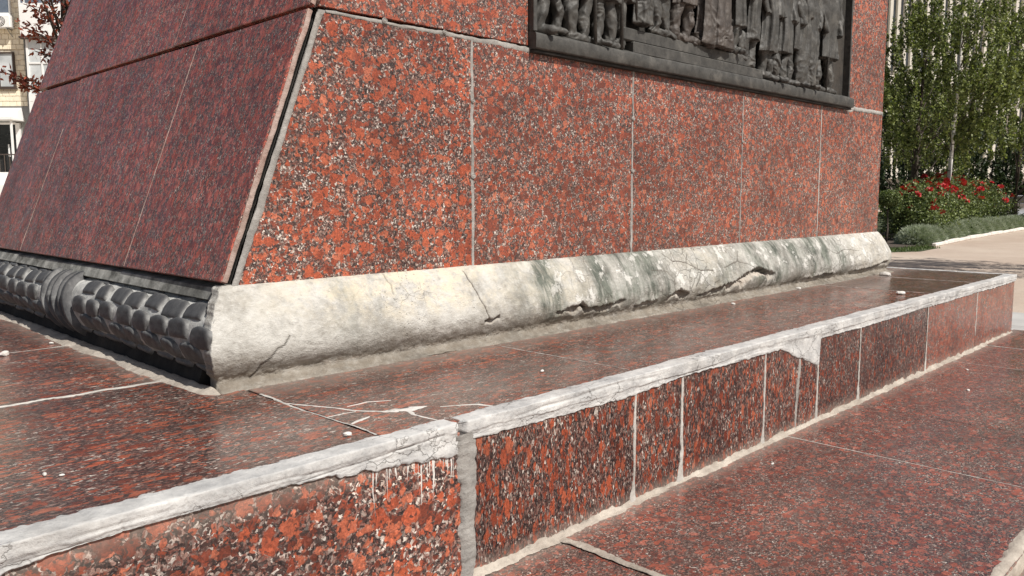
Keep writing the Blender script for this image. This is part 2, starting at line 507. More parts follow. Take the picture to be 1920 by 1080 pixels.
def strip(name, pts, width, z, mat, parent, seed=0, th=.003, wob=.35, step=.008, axis_n=(0, 0, 1)):
    """irregular mortar strip along a polyline lying in a plane with normal axis_n, raised th, domed"""
    p = np.array(pts, float)
    if p.shape[1] == 2: p = np.c_[p, np.full(len(p), z)]
    N = np.array(axis_n, float)
    d = np.r_[0, np.cumsum(np.linalg.norm(np.diff(p, axis=0), axis=1))]
    n = max(4, int(d[-1] / step))
    s = np.linspace(0, d[-1], n)
    c = np.stack([np.interp(s, d, p[:, k]) for k in range(3)], 1)
    tg = np.gradient(c, axis=0)
    tg /= np.linalg.norm(tg, axis=1)[:, None] + 1e-9
    sd = np.cross(N, tg)
    wd = np.interp(s / d[-1], np.linspace(0, 1, len(width)), width) if hasattr(width, '__len__') else np.full(n, width)
    c = c + sd * (fbm(s * 9, seed * 3.1, 0, 3, seed)[:, None] * wd[:, None] * wob)
    P = np.zeros((n, 5, 3))
    for j, (q, h) in enumerate(((-1, -.001), (-.75, .8), (0, 1.), (.75, .8), (1, -.001))):
        e = 1 + wob * fbm(s * 40, j * 5.3 + seed, 0, 4, seed + 11)
        P[:, j] = c + sd * (q * e * wd * .5)[:, None] + N * (h * th * (1 + .5 * fbm(s * 60, j, 0, 3, seed + 5)))[:, None]
    me = grid_mesh(name, P, True, flip=True)
    return ob(name, me, mat, parent)

strip('joint_mortar', [(2.235, 1.95), (2.236, .70)], [.05, .03, .022, .03], .001, MAT['mortar_sand'], pv, 3, .004)
for k, x in enumerate(jx[6:-1]):
    strip('joint_mortar', [(x, 1.95), (x, .70)], [.012, .006, .005], -.001, MAT['mortar_joint'], pv, 30 + k, .002)
# cement nosing on the pavement edge
def nosing(name, xs, prof, mat, parent, seed, amp=.006, zl=None, yi=None, ydir=1.):
    """prof: list of (y,z) from the inner top edge to the lower front edge; irregular sweep in X"""
    n = len(xs)
    k = len(prof)
    P = np.zeros((n, k, 3))
    for j, (y, z) in enumerate(prof):
        P[:, j, 0] = xs
        P[:, j, 1] = y
        P[:, j, 2] = z
    P[:, 0, 1] += .016 * fbm(xs * 2.3, seed, 0, 4, seed) + .009 * fbm(xs * 25, seed, 0, 3, seed + 1)
    P[:, 1, 1] = np.minimum(P[:, 1, 1], P[:, 0, 1] - .006)
    for j in range(1, k - 1):
        f = fbm(xs * 7, j * .45, seed, 5, seed + 2) * amp + fbm(xs * 45, j * 1.3, seed, 3, seed + 3) * amp * .35
        P[:, j, 1] -= f * .8
        P[:, j, 2] += f * .5
    return P
xs = np.arange(-1.8, 8.97, .01)
P = nosing('n', xs, [(.708, .0005), (.703, .003), (.69, .004), (.672, .001), (.66, -.008), (.655, -.03), (.655, -.06), (.659, -.075)], None, None, 50)
ob('cement_nosing', grid_mesh('cement_nosing', P, flip=True), MAT['mortar_sand'], pv)
fb = .66
for i, (a, b) in enumerate(zip(jx[:-1], jx[1:])):
    ob('riser_slab', slab_mesh([(a + .002, ZG), (b - .002, ZG), (b - .002, -.005), (a + .002, -.005)], (0, .659, 0), (1, 0, 0), (0, 0, 1), (0, -1, 0), .02, .002), MAT['gr_riserdark'], pv)

# ================================================================== GRANITE STEP
st = empty('granite_step', (4.3, 2.0, 0), 0, 'long red granite step with crumbling white cement edge under the pedestal', 'step')
def part(name, me, mat, parent):
    o = ob(name, me, mat, parent)
    o.location = -Vector(parent.location)
    return o
core = MB().box(-.25, 8.74, 2.0, 7.9, -.025, ZT - .032)
part('core', mesh('core', core.V, core.F), MAT['mortar_sand'], st)
# top slabs
tops = [(-.28, 1.452, 1.985, 3.283, 'gr_topleft'), (-.28, 1.40, 3.303, 4.43, 'gr_topside'), (-.28, 1.40, 4.436, 5.7, 'gr_topside'), (-.28, 1.40, 5.706, 7.2, 'gr_topside'),
        (1.466, 2.79, 1.985, 3.0, 'gr_top'), (2.794, 4.12, 1.985, 3.0, 'gr_top'), (4.124, 5.45, 1.985, 3.0, 'gr_top'), (5.454, 6.62, 1.985, 3.0, 'gr_top'),
        (6.624, 7.72, 1.985, 3.0, 'gr_topdark'), (7.724, 8.765, 1.985, 3.0, 'gr_topdark'), (7.9, 8.765, 3.004, 4.6, 'gr_topdark'), (7.9, 8.765, 4.604, 6.2, 'gr_topdark'), (7.9, 8.765, 6.204, 7.8, 'gr_topdark')]
for k, (x0, x1, y0, y1, m) in enumerate(tops):
    tx, ty = rng.uniform(-.001, .001), rng.uniform(-.001, .001)
    cx, cy = (x0 + x1) / 2, (y0 + y1) / 2
    me = slab_mesh([(x0 - cx, y0 - cy), (x1 - cx, y0 - cy), (x1 - cx, y1 - cy), (x0 - cx, y1 - cy)], (cx, cy, ZT), (1, 0, tx), (0, 1, ty), (-tx, -ty, 1), .03, .002)
    part('paving_slab', me, MAT[m], st)
# riser slabs
rj = [(-.27, .30, 'gr_riserbig'), (.305, 1.735, 'gr_riserbig'), (1.775, 2.715, 'gr_riser'), (2.722, 3.066, 'gr_riser'), (3.078, 3.845, 'gr_riser'), (3.852, 4.25, 'gr_riser'), (4.254, 4.482, 'gr_riser'),
      (4.49, 5.085, 'gr_riserdark'), (5.095, 6.335, 'gr_riserdark'), (6.342, 7.56, 'gr_riserpale'), (7.57, 8.755, 'gr_riserpale')]
for k, (a, b, m) in enumerate(rj):
    tl = rng.uniform(-.002, .002)
    tw = rng.uniform(-.002, .002)
    cx = (a + b) / 2
    me = slab_mesh([(a - cx, -.001), (b - cx, -.001), (b - cx, .52), (a - cx, .52)], (cx, 1.962, .0), (1, tw, 0), (0, tl, 1), (tw, -1, tl), .03, .002)
    part('riser_slab', me, MAT[m], st)
for y0 in (2.0, 3.2, 4.4, 5.6):
    part('riser_slab', slab_mesh([(y0, 0), (y0 + 1.19, 0), (y0 + 1.19, .52), (y0, .52)], (8.755, 0, 0), (0, 1, 0), (0, 0, 1), (1, 0, 0), .014, .002), MAT['gr_riserdark'], st)

def place(o, parent):
    o.location = -Vector(parent.location)
    return o
# cement edging
xs = np.arange(-.28, 8.772, .0035)
zlow = .487 + .006 * fbm(xs * 3, 1, 0, 4, 5) + .007 * fbm(xs * 30, 2, 0, 4, 6)
zlow += np.interp(xs, [-.3, .4, .62, .9, 1.25, 1.62, 1.735, 1.74, 1.9, 2.7, 3.1, 4.0, 4.1, 4.2, 4.38, 4.46, 4.487, 4.495, 5.2, 8.8],
                  [-.01, .006, .022, .03, .01, -.03, -.035, .004, -.004, -.012, .006, .0, -.03, -.07, -.125, -.15, -.155, .0, -.006, .004])
zlow += np.where((xs > 1.25) & (xs < 1.7), .012 * fbm(xs * 38, 9, 0, 2, 8), 0)
prof = [(2.035, ZT + .0005), (2.030, ZT + .0035), (2.000, ZT + .0035), (1.962, ZT + .003), (1.9525, ZT + .0022), (1.9508, ZT - .002), (1.9505, ZT - .020), (1.9505, ZT - .034), (1.951, ZT - .045), (1.952, .5), (1.953, .497), (1.954, .492), (1.956, .488), (1.961, .486)]
P0 = nosing('n', xs, prof, None, None, 3, .0025)
P0[:, 0, 1] += .012 * fbm(xs * 60, 1, 0, 3, 77)
lo = ZT - .045
for j, q in zip(range(9, 14), (.25, .55, .8, .95, 1.)):
    P0[:, j, 2] += (lo + (zlow - lo) * q) - prof[j][1]
P0[:, -1, 1] = 1.9625
brk = sst(.3, .45, fbm(xs * 2.6, 3.3, 0, 4, 41))
P0[:, 0, 1] -= .02 * brk
NE = 44
kq = np.linspace(0, 13, NE)
k0 = np.minimum(kq.astype(int), 12)
fq = (kq - k0)[None, :, None]
P = P0[:, k0] * (1 - fq) + P0[:, k0 + 1] * fq
XX, SS = np.meshgrid(xs, np.linspace(0, .20, NE), indexing='ij')
mid = (np.minimum(np.arange(NE), NE - 1 - np.arange(NE)) > 1)[None, :]
inward = np.zeros_like(P)
topw = sst(6.2, 3.8, kq)[None, :]
dsp = .0022 * fbm(XX * 3, SS * 22, 0, 4, 202) + .0012 * fbm(XX * 20, SS * 60, 0, 4, 203) + .0007 * vn(XX * 120, SS * 160, 0, 204)
# second coat ends in a ragged lap half way down the front
lap = 7.2 + 1.6 * fbm(xs * 1.3, 4, 0, 3, 31) + .7 * fbm(xs * 16, 4, 0, 3, 32)
on = sst(-.5, -.1, fbm(xs * 1.1, 8, 0, 3, 33))
dsp = dsp - .0035 * on[:, None] * sst(-.3, .3, kq[None, :] - lap[:, None]) * (1 - sst(1.5, 4., kq[None, :] - lap[:, None]))
# hairline cracks along and across the band
for sd_, fr in ((301, 1.0), (302, .7)):
    cpos = 6 + 4.5 * fbm(xs * fr, sd_ * .37, 0, 4, sd_)
    con = sst(.0, .15, fbm(xs * 2.2, sd_ * .11, 0, 3, sd_ + 5))
    dsp = dsp - .0045 * con[:, None] * np.exp(-((kq[None, :] - cpos[:, None]) / .22) ** 2)
crs = random.Random(77)
for _ in range(14):
    xc = crs.uniform(0, 8.6)
    a0, a1 = crs.uniform(0, 7), crs.uniform(7, 13)
    xl = xc + .012 * fbm(kq * .7, xc, 0, 3, 9)
    dsp = dsp - .004 * np.exp(-((xs[:, None] - xl[None, :]) / .0035) ** 2) * ((kq > a0) & (kq < a1))[None, :]
dsp = np.where(mid, dsp, 0)
P[:, :, 2] += dsp * topw
P[:, :, 1] -= dsp * (1 - topw)
nt_ = np.exp(-((xs[:, None] - 1.738 - .006 * fbm(kq * .9, 3, 0, 3, 6)[None, :]) / .012) ** 2)
wy = np.where((kq > 2.5) & (kq < 9), .05, .012)[None, :]
P[:, :, 1] += np.where(mid, nt_ * wy, 0)
P[:, :, 2] -= np.where(mid, nt_ * topw * .018, 0)
me = grid_mesh('cement_edging', P, False, flip=True)
place(ob('cement_edging', me, MAT['mortar'], st), st)
# return of the edging round the step end
ys = np.arange(1.97, 7.8, .02)
Pe = np.zeros((len(ys), 6, 3))
for j, (x, z) in enumerate(((8.70, ZT + .001), (8.72, ZT + .005), (8.755, ZT + .004), (8.772, ZT - .012), (8.77, ZT - .06), (8.757, ZT - .07))):
    Pe[:, j, 0] = x + .006 * fbm(ys * 9, j, 0, 3, 5)
    Pe[:, j, 1] = ys
    Pe[:, j, 2] = z + .002 * fbm(ys * 14, j, 0, 3, 6)
place(ob('cement_edging', grid_mesh('cement_edging', Pe, flip=True), MAT['mortar'], st), st)

FY = (0, -1, 0)
def vstrip(x, z0, z1, wd, mat, seed, dx=0., y=1.9615, th=.004):
    n = len(wd)
    zz = np.linspace(z0, z1, 8)
    pts = [(x + dx * i / 7, y, z) for i, z in enumerate(zz)]
    return place(strip('joint_mortar', pts, wd, 0, mat, st, seed, th, .3, .005, FY), st)
vstrip(1.757, .515, .0, [.098, .085, .075, .07, .066, .062], MAT['mortar_grey'], 61, .0, th=.010)
vstrip(2.716, .49, .0, [.012, .014, .02, .012, .014, .05], MAT['mortar_joint'], 62, -.005)
vstrip(3.072, .49, .0, [.014, .016, .018, .022, .028, .06], MAT['mortar_joint'], 63, .004)
vstrip(3.848, .49, .0, [.012, .02, .018, .012, .014, .04], MAT['mortar_joint'], 64, .0)
vstrip(4.252, .46, .02, [.02, .03, .035, .025, .016], MAT['mortar_grey'], 65, -.03, th=.0015)
vstrip(4.486, .40, .0, [.02, .015, .015, .02, .04], MAT['mortar_joint'], 66, .0)
vstrip(5.09, .49, .0, [.012, .012, .014, .016, .05], MAT['mortar_joint'], 67, .0)
vstrip(6.338, .49, .0, [.01, .012, .012, .014, .04], MAT['mortar_joint'], 68, .0)
vstrip(7.565, .49, .12, [.012, .012, .014, .014], MAT['mortar_joint'], 69, .0)
# bottom mortar bead
xs = np.arange(1.7, 8.76, .006)
P = np.zeros((len(xs), 6, 3))
wv_ = 1 + .55 * fbm(xs * 1.6, 3, 0, 4, 71)
for j, (y, z) in enumerate(((1.962, .024), (1.955, .018), (1.940, .010), (1.922, .007), (1.905, .004), (1.888, -.001))):
    P[:, j, 0] = xs
    P[:, j, 1] = 1.962 - (1.962 - y) * .40 * wv_ * (1 + .5 * fbm(xs * 26, j * .8, 0, 4, 72))
    P[:, j, 2] = z * (.9 + .8 * fbm(xs * 16, j, 0, 4, 73)) if j < 5 else z
place(ob('mortar_bead', grid_mesh('mortar_bead', P, flip=True), MAT['mortar_sand'], st), st)
# white filled cracks and joints on the top
def top_strip(name, pts, wd, seed, mat='white_filler', th=.0009):
    place(strip(name, pts, wd, ZT + .0005, MAT[mat], st, seed, th, .7, .005), st)
top_strip('joint_mortar', [(1.459, 2.80), (1.452, 2.465), (1.466, 2.2), (1.460, 2.045)], [.016, .010, .007, .009], 80, 'mortar_joint')
top_strip('crack_filler', [(1.461, 2.601), (1.526, 2.467), (1.578, 2.336), (1.647, 2.248), (1.698, 2.238)], [.006, .008, .009, .01, .02], 81)
top_strip('crack_filler', [(1.705, 2.197), (1.688, 2.151), (1.695, 2.064), (1.699, 2.0)], [.02, .008, .008, .01], 82)
top_strip('crack_filler', [(1.63, 2.262), (1.69, 2.245), (1.72, 2.225), (1.79, 2.20)], [.004, .05, .055, .003], 83)
top_strip('crack_filler', [(1.587, 2.405), (1.674, 2.405), (1.752, 2.362)], [.004, .007, .003], 84)
top_strip('crack_filler', [(1.82, 2.165), (1.892, 2.126), (1.939, 2.095), (1.961, 2.03)], [.004, .010, .014, .018], 85)
top_strip('crack_filler', [(1.459, 2.334), (1.531, 2.334), (1.571, 2.326)], [.005, .006, .004], 86)
top_strip('crack_filler', [(1.471, 2.205), (1.528, 2.224), (1.567, 2.235)], [.008, .02, .006], 87)
top_strip('joint_mortar', [(-.25, 3.293), (.7, 3.293), (1.33, 3.293)], [.018, .022, .022], 88, 'mortar_joint', .003)
top_strip('joint_mortar', [(-.25, 4.433), (1.33, 4.433)], [.006, .008], 89, 'mortar_joint')
top_strip('joint_mortar', [(2.792, 2.84), (2.792, 2.05)], [.006, .004, .003], 90, 'mortar_joint', .001)
top_strip('joint_mortar', [(6.622, 2.9), (6.622, 2.04)], [.004, .004], 91, 'mortar_joint', .001)
top_strip('joint_mortar', [(7.722, 2.9), (7.722, 2.04)], [.01, .006], 92, 'mortar_joint', .001)
# dried cement drips on the near riser slab
for k in range(34):
    x = rng.uniform(1.38, 1.715) if k % 3 else rng.uniform(1.55, 1.71)
    z1 = .478 if x > 1.5 else .492
    L = rng.choice([.03, .04, .05, .07, .09, .12, .16])
    wd0 = rng.uniform(.003, .010) * (1.3 if L < .06 else .8)
    place(strip('cement_drip', [(x, 1.9618, z1), (x + rng.uniform(-.004, .004), 1.9618, z1 - L * .5), (x + rng.uniform(-.004, .004), 1.9618, z1 - L)], [wd0 * 1.6, wd0, wd0 * .6, wd0 * .8, wd0 * .25, wd0 * .1], 0, MAT['white_filler'], st, 100 + k, .0005, .6, .004, FY), st)

# ================================================================== PEDESTAL
YW = 3.05
SL = .382            # batter of the end wall: dx per dz
def xs_at(z): return 1.44 + SL * (z - .94)
pd = empty('monument_pedestal', (4.8, 5.0, .5), 0, 'large red granite clad pedestal with one sloping end wall', 'pedestal')
ZJ, ZTOP = 2.09, 3.75
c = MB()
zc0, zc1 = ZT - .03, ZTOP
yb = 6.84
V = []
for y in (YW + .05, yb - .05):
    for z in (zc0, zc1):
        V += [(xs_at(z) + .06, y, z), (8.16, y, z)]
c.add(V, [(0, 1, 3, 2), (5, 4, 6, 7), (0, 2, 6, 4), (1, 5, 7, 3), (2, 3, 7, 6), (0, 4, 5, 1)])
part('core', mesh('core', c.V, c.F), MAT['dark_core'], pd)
def wall_panel(poly, m, off=0.):
    tw, tl = rng.uniform(-.0012, .0012), rng.uniform(-.0012, .0012)
    q = np.array(poly)
    cx, cz = q.mean(0)
    me = slab_mesh([(a - cx, b - cz) for a, b in poly], (cx, YW + off, cz), (1, tw, 0), (0, tl, 1), (tw, -1, tl), .04, .003)
    return part('granite_panel', me, MAT[m], pd)
g2 = .0065
z0, z1 = .93, ZJ - .012
wj = [2.800, 4.152, 5.512, 6.845]
gx = .076   # width of the open corner joint and its mortar
wall_panel([(xs_at(z0) + gx, z0), (wj[0] - g2, z0), (wj[0] - g2, z1), (xs_at(z1) + gx, z1)], 'gr_wall')
for a, b, m in ((wj[0], wj[1], 'gr_wallb'), (wj[1], wj[2], 'gr_wallb'), (wj[2], wj[3], 'gr_wallb'), (wj[3], 8.21 + g2, 'gr_wallb')):
    wall_panel([(a + g2, z0), (b - g2, z0), (b - g2, z1), (a + g2, z1)], m)
u0, u1 = ZJ + .012, ZTOP
RX0, RX1, RZ0, RZ1 = 3.215, 7.385, 2.085, 3.45
wall_panel([(xs_at(u0) + gx * .6, u0), (RX0 - .006, u0), (RX0 - .006, u1), (xs_at(u1) + gx * .6, u1)], 'gr_wallb')
wall_panel([(RX1 + .006, u0), (8.21, u0), (8.21, u1), (RX1 + .006, u1)], 'gr_wallb')
for a, b in ((RX0, 4.6), (4.6, 6.0), (6.0, RX1)):
    wall_panel([(a + .004, RZ1 + .01), (b - .004, RZ1 + .01), (b - .004, u1), (a + .004, u1)], 'gr_wallb')
# east end and back panels
for y0, y1 in ((YW, 4.3), (4.304, 5.55), (5.554, yb)):
    for a, b in ((z0, z1), (u0, u1)):
        part('granite_panel', slab_mesh([(y0, a), (y1, a), (y1, b), (y0, b)], (8.2, 0, 0), (0, 1, 0), (0, 0, 1), (1, 0, 0), .03, .003), MAT['gr_wallb'], pd)
for a, b in ((z0, z1), (u0, u1)):
    for x0, x1 in ((3.0, 4.7), (4.704, 6.4), (6.404, 8.2)):
        part('granite_panel', slab_mesh([(-x1, a), (-x0, a), (-x0, b), (-x1, b)], (0, yb, 0), (-1, 0, 0), (0, 0, 1), (0, 1, 0), .04, .003), MAT['gr_slope'], pd)
    part('granite_panel', slab_mesh([(-2.996, a), (-xs_at(a) - .045, a), (-xs_at(b) - .045, b), (-2.996, b)], (0, yb, 0), (-1, 0, 0), (0, 0, 1), (0, 1, 0), .04, .003), MAT['gr_slope'], pd)
# sloping end wall : local u along -Y (seen from outside u to the right = toward camera side), w up the slope
sn = np.array([-1, 0, SL]); sn /= np.linalg.norm(sn)
sw = np.array([SL, 0, 1]); swl = np.linalg.norm(sw)
def slope_panel(y0, y1, za, zb, off=0., m='gr_slope', tilt=0.):
    cy = (y0 + y1) / 2
    zc = (za + zb) / 2
    O = np.array([xs_at(zc), cy, zc]) + sn * off
    U = np.array([0, -1, 0]) + sn * tilt
    W = sw / swl
    h = (zb - za) / 2 * swl
    d = (y1 - y0) / 2
    me = slab_mesh([(-d, -h), (d, -h), (d, h), (-d, h)], O, U, W, sn, .024, .003)
    return part('granite_panel', me, MAT[m], pd)
zs0 = .965
slope_panel(YW + .002, 4.088, zs0, ZJ - .008, .004, tilt=.004)
slope_panel(4.094, 5.858, zs0, ZJ - .009, 0, tilt=-.002)
slope_panel(5.864, yb - .002, zs0, ZJ - .012, -.003)
slope_panel(YW + .004, 4.405, ZJ + .014, ZTOP, .002, tilt=-.002)
slope_panel(4.411, yb - .002, ZJ + .016, ZTOP, -.004)
# rough sawn edge of the slope slabs seen in the corner
def edge_strip(za, zb, x_in, wd, mat, seed, y=YW - .001, th=.003, name='edge_mortar'):
    zz = np.linspace(za, zb, 14)
    pts = [(xs_at(z) + x_in, y, z) for z in zz]
    return place(strip(name, pts, wd, 0, mat, pd, seed, th, .16, .006, FY), pd)
edge_strip(zs0, ZJ - .01, .011, .023, MAT['raw_stone'], 120, name='slab_edge')
edge_strip(.94, ZJ - .02, .060, [.026, .034, .028, .024, .028], MAT['mortar_grey'], 121, YW - .0005, .005)
edge_strip(ZJ + .016, ZTOP, .011, .023, MAT['raw_stone'], 122, name='slab_edge')
# backing of corner mortar
zz = np.linspace(.90, ZJ, 4)
part('mortar_backing', slab_mesh([(xs_at(.9) + .050, .9), (xs_at(.9) + .2, .9), (xs_at(ZJ) + .2, ZJ), (xs_at(ZJ) + .050, ZJ)], (0, YW + .004, 0), (1, 0, 0), (0, 0, 1), (0, -1, 0), .008, .002), MAT['mortar_grey'], pd)
# grout on the vertical joints
for k, x in enumerate(wj):
    zz = np.linspace(.93, ZJ - .015, 10)
    wd = [[.016, .020, .018, .022, .015], [.018, .024, .014, .013, .018], [.013, .010, .012], [.011, .013, .010]][k]
    place(strip('grout_strip', [(x, YW + .0, z) for z in zz], wd, 0, MAT['mortar_grey' if k != 3 else 'mortar_joint'], pd, 130 + k, .002, .35, .006, FY), pd)
def cap(x, z, r):
    n = 10
    V, F = [], []
    rr = [(0, .010), (.35, .010), (.45, .006), (.6, .006), (.75, .011), (1., .0)]
    V.append((0, -.006, 0))
    for q, d in rr[1:]:
        for i in range(n):
            a = 2 * math.pi * i / n
            V.append((math.cos(a) * r * q * .75, -d * .7, math.sin(a) * r * q * .75))
    for i in range(n): F.append((0, 1 + i, 1 + (i + 1) % n))
    for j in range(4):
        for i in range(n):
            F.append((1 + j * n + i, 1 + (j + 1) * n + i, 1 + (j + 1) * n + (i + 1) % n, 1 + j * n + (i + 1) % n))
    o = ob('anchor_cap', mesh('anchor_cap', V, F, True), MAT['mortar_grey'], pd)
    o.location = Vector((x, YW - .003, z)) - Vector(pd.location)
for x, z, r in ((2.80, 1.405, .022), (2.80, 1.78, .018), (4.152, 1.78, .02), (4.152, 1.46, .02), (2.265, ZJ, .02), (2.62, ZJ, .016), (5.512, 1.7, .016)): cap(x, z, r)
# horizontal joint mortar
place(strip('grout_strip', [(1.96, YW, ZJ - .006), (2.5, YW, ZJ - .008), (RX0 + .05, YW, ZJ - .008)], [.012, .016, .022, .026], 0, MAT['mortar_grey'], pd, 140, .002, .4, .006, FY), pd)
place(strip('grout_strip', [(RX1 - .02, YW, ZJ - .004), (8.2, YW, ZJ - .002)], [.04, .034], 0, MAT['mortar_grey'], pd, 141, .006, .2, .006, FY), pd)
place(strip('grout_strip', [(RX1 - .1, YW, ZJ + .0), (RX1 + .1, YW, ZJ)], [.05, .07], 0, MAT['mortar_joint'], pd, 142, .007, .2, .006, FY), pd)
# pale pointing in the joints of the sloping wall
for k, (y, za, zb) in enumerate(((4.091, .97, ZJ - .02), (5.861, .97, 1.75), (4.408, ZJ + .02, ZTOP))):
    zz = np.linspace(za, zb, 8)
    pts = [tuple(np.array([xs_at(z), y, z]) + sn * .0005) for z in zz]
    place(strip('grout_strip', pts, [.009, .008, .008, .007], 0, MAT['raw_stone'], pd, 150 + k, .0025, .25, .008, tuple(sn)), pd)
# base course under the slope slabs
part('base_course', mesh('b', [(1.475, YW, ZT), (1.475, yb, ZT), (1.475, YW, .87), (1.475, yb, .87), (1.428, YW, .892), (1.428, yb, .892), (1.452, YW, .938), (1.452, yb, .938), (1.56, YW, .96), (1.56, yb, .96)], [(0, 2, 3, 1), (2, 4, 5, 3), (4, 6, 7, 5), (6, 8, 9, 7)]), MAT['base_course'], pd)

# ================================================================== PLASTER MOULDING
prof = np.array([(-.012, .952), (.012, .949), (.030, .934), (.052, .908), (.077, .872), (.101, .832), (.122, .790), (.137, .750), (.145, .712), (.144, .680), (.135, .652), (.119, .626), (.101, .606), (.093, .592), (.098, .580), (.110, .571), (.124, .565), (.138, .560), (.152, .5545)])
d = np.r_[0, np.cumsum(np.linalg.norm(np.diff(prof, axis=0), axis=1))]
NV = 100
sv = np.linspace(0, d[-1], NV)
# smooth the profile
po = np.interp(sv, d, prof[:, 0])
pz = np.interp(sv, d, prof[:, 1])
kk = np.ones(5) / 5
po[2:-2] = np.convolve(po, kk, 'valid')
pz[2:-2] = np.convolve(pz, kk, 'valid')
tn = np.stack([np.gradient(po), np.gradient(pz)], 1)
tn /= np.linalg.norm(tn, axis=1)[:, None]
nr = np.stack([-tn[:, 1], tn[:, 0]], 1)      # (out, z) outward normal
X1 = np.arange(1.24, 8.21, .0045)
cor = np.linspace(0, math.pi / 2, 14)[1:-1]
Y2 = np.arange(YW, 6.9, .03)
bx = np.r_[X1, np.full(len(cor), 8.21), np.full(len(Y2), 8.21)]
by = np.r_[np.full(len(X1), YW), np.full(len(cor), YW), Y2]
ox = np.r_[np.zeros(len(X1)), np.sin(cor), np.ones(len(Y2))]
oy = np.r_[-np.ones(len(X1)), -np.cos(cor), np.zeros(len(Y2))]
pl = np.r_[X1, 8.21 + cor * .1, 8.21 + .15 + (Y2 - YW)]        # path length coordinate
U, Vv = np.meshgrid(pl, sv, indexing='ij')
Zp = np.broadcast_to(pz, U.shape)
body = (sst(.0, .05, sv) * (1 - sst(d[-1] - .16, d[-1] - .10, sv)))[None, :]
disp = body * (.010 * fbm(U * .9, Vv * 2, 0, 3, 1) + .006 * fbm(U * 4, Vv * 6, 0, 4, 2)) + .0022 * fbm(U * 22, Vv * 40, 0, 4, 3)
foot = sst(d[-1] - .13, d[-1] - .08, sv)[None, :]
disp = disp + foot * (.006 * fbm(U * 14, Vv * 18, 0, 5, 4) + .004 * np.abs(fbm(U * 60, Vv * 60, 0, 3, 9)))
raw = np.exp(-((Vv - (d[-1] - .085)) / .014) ** 2) * sst(-.35, .1, fbm(U * 9, Vv * 9, 0, 4, 12))
disp = disp + raw * .006 * np.abs(fbm(U * 45, Vv * 45, 0, 3, 14))
crack = np.zeros_like(U)
hole_attr = np.zeros_like(U)
jag = .010 * fbm(U * 16, 0, 0, 4, 21) + .006 * vn(U * 70, 0, 0, 22)
# broken holes: (polyline of the upper lip (x,z)), depth, length of the scar below
HOLES = [([(2.74, .684), (2.765, .700), (2.80, .694), (2.835, .706), (2.85, .690)], .022, .028),
         ([(3.27, .676), (3.40, .690), (3.50, .706), (3.56, .672), (3.66, .664), (3.80, .676), (3.92, .682)], .040, .055),
         ([(4.02, .640), (4.14, .652), (4.27, .640)], .018, .06),
         ([(4.36, .650), (4.42, .682), (4.49, .702), (4.55, .672), (4.63, .655)], .040, .055),
         ([(4.74, .630), (4.90, .655), (5.06, .672), (5.22, .700), (5.40, .742), (5.50, .770), (5.60, .760), (5.70, .735), (5.83, .705)], .046, .085),
         ([(7.30, .620), (7.6, .632), (7.85, .650), (8.12, .672), (8.2, .668)], .034, .05),
         ([(6.3, .622), (6.7, .640), (7.0, .628)], .016, .04)]
for k, (lp, dep, ln) in enumerate(HOLES):
    lx = np.array([q[0] for q in lp])
    lz = np.array([q[1] for q in lp])
    inside = ((U > lx[0]) & (U < lx[-1])).astype(float)
    edge = np.interp(U, lx, lz) + jag
    taper = np.clip(np.minimum((U - lx[0]), (lx[-1] - U)) / (.12 * (lx[-1] - lx[0])), 0, 1)
    s_ = edge - Zp
    L = 1.25 * ln * (.6 + .6 * fbm(U * 11, k, 0, 3, 25))
    fall = np.clip(1 - s_ / np.maximum(L, .01), 0, 1)
    m_ = inside * taper * (s_ > 0) * (Vv < d[-1] - .11)
    disp = disp - m_ * 1.35 * dep * fall ** .6 * (1 + .5 * fbm(U * 45, Vv * 45, 0, 3, 26))
    lipz = np.exp(-((s_ + .012) / .012) ** 2) * inside * taper * (s_ <= 0)
    disp = disp + lipz * .011
    raw = np.maximum(raw, m_ * np.clip(s_ / .02, 0, 1) * (fall > 0))
# cracks (x, z polylines)
def dist_poly(px, pz_, pts):
    best = np.full(px.shape, 9.)
    for (a, b), (c_, e) in zip(pts[:-1], pts[1:]):
        vx, vz = c_ - a, e - b
        t_ = np.clip(((px - a) * vx + (pz_ - b) * vz) / (vx * vx + vz * vz), 0, 1)
        best = np.minimum(best, np.hypot(px - a - t_ * vx, pz_ - b - t_ * vz))
    return best
CR = [([(2.70, .93), (2.715, .86), (2.73, .80), (2.755, .75), (2.765, .70)], 1.), ([(2.22, .945), (2.235, .90), (2.225, .86)], .5),
      ([(1.50, .585), (1.522, .612), (1.535, .64), (1.572, .668), (1.60, .70), (1.632, .712), (1.66, .745)], .7), ([(4.45, .93), (4.52, .88), (4.66, .86), (4.80, .80), (4.95, .79)], 1.), ([(4.66, .86), (4.72, .91)], .8),
      ([(4.80, .80), (4.74, .74), (4.70, .70)], .8), ([(5.1, .80), (5.3, .83), (5.45, .80), (5.5, .77)], .8), ([(5.3, .83), (5.38, .90)], .7), ([(4.25, .84), (4.40, .82), (4.45, .76), (4.43, .69)], .7),
      ([(6.8, .92), (6.85, .85), (7.0, .80), (7.0, .70)], .8), ([(7.0, .80), (7.2, .83), (7.5, .80)], .7)]
wob = .006 * fbm(U * 30, Vv * 30, 0, 3, 51)
for pts, a in CR:
    dd = dist_poly(U + wob, Zp + wob, pts)
    crack = np.maximum(crack, a * (1 - sst(.0018, .0048, dd)))
disp = disp - crack * .006
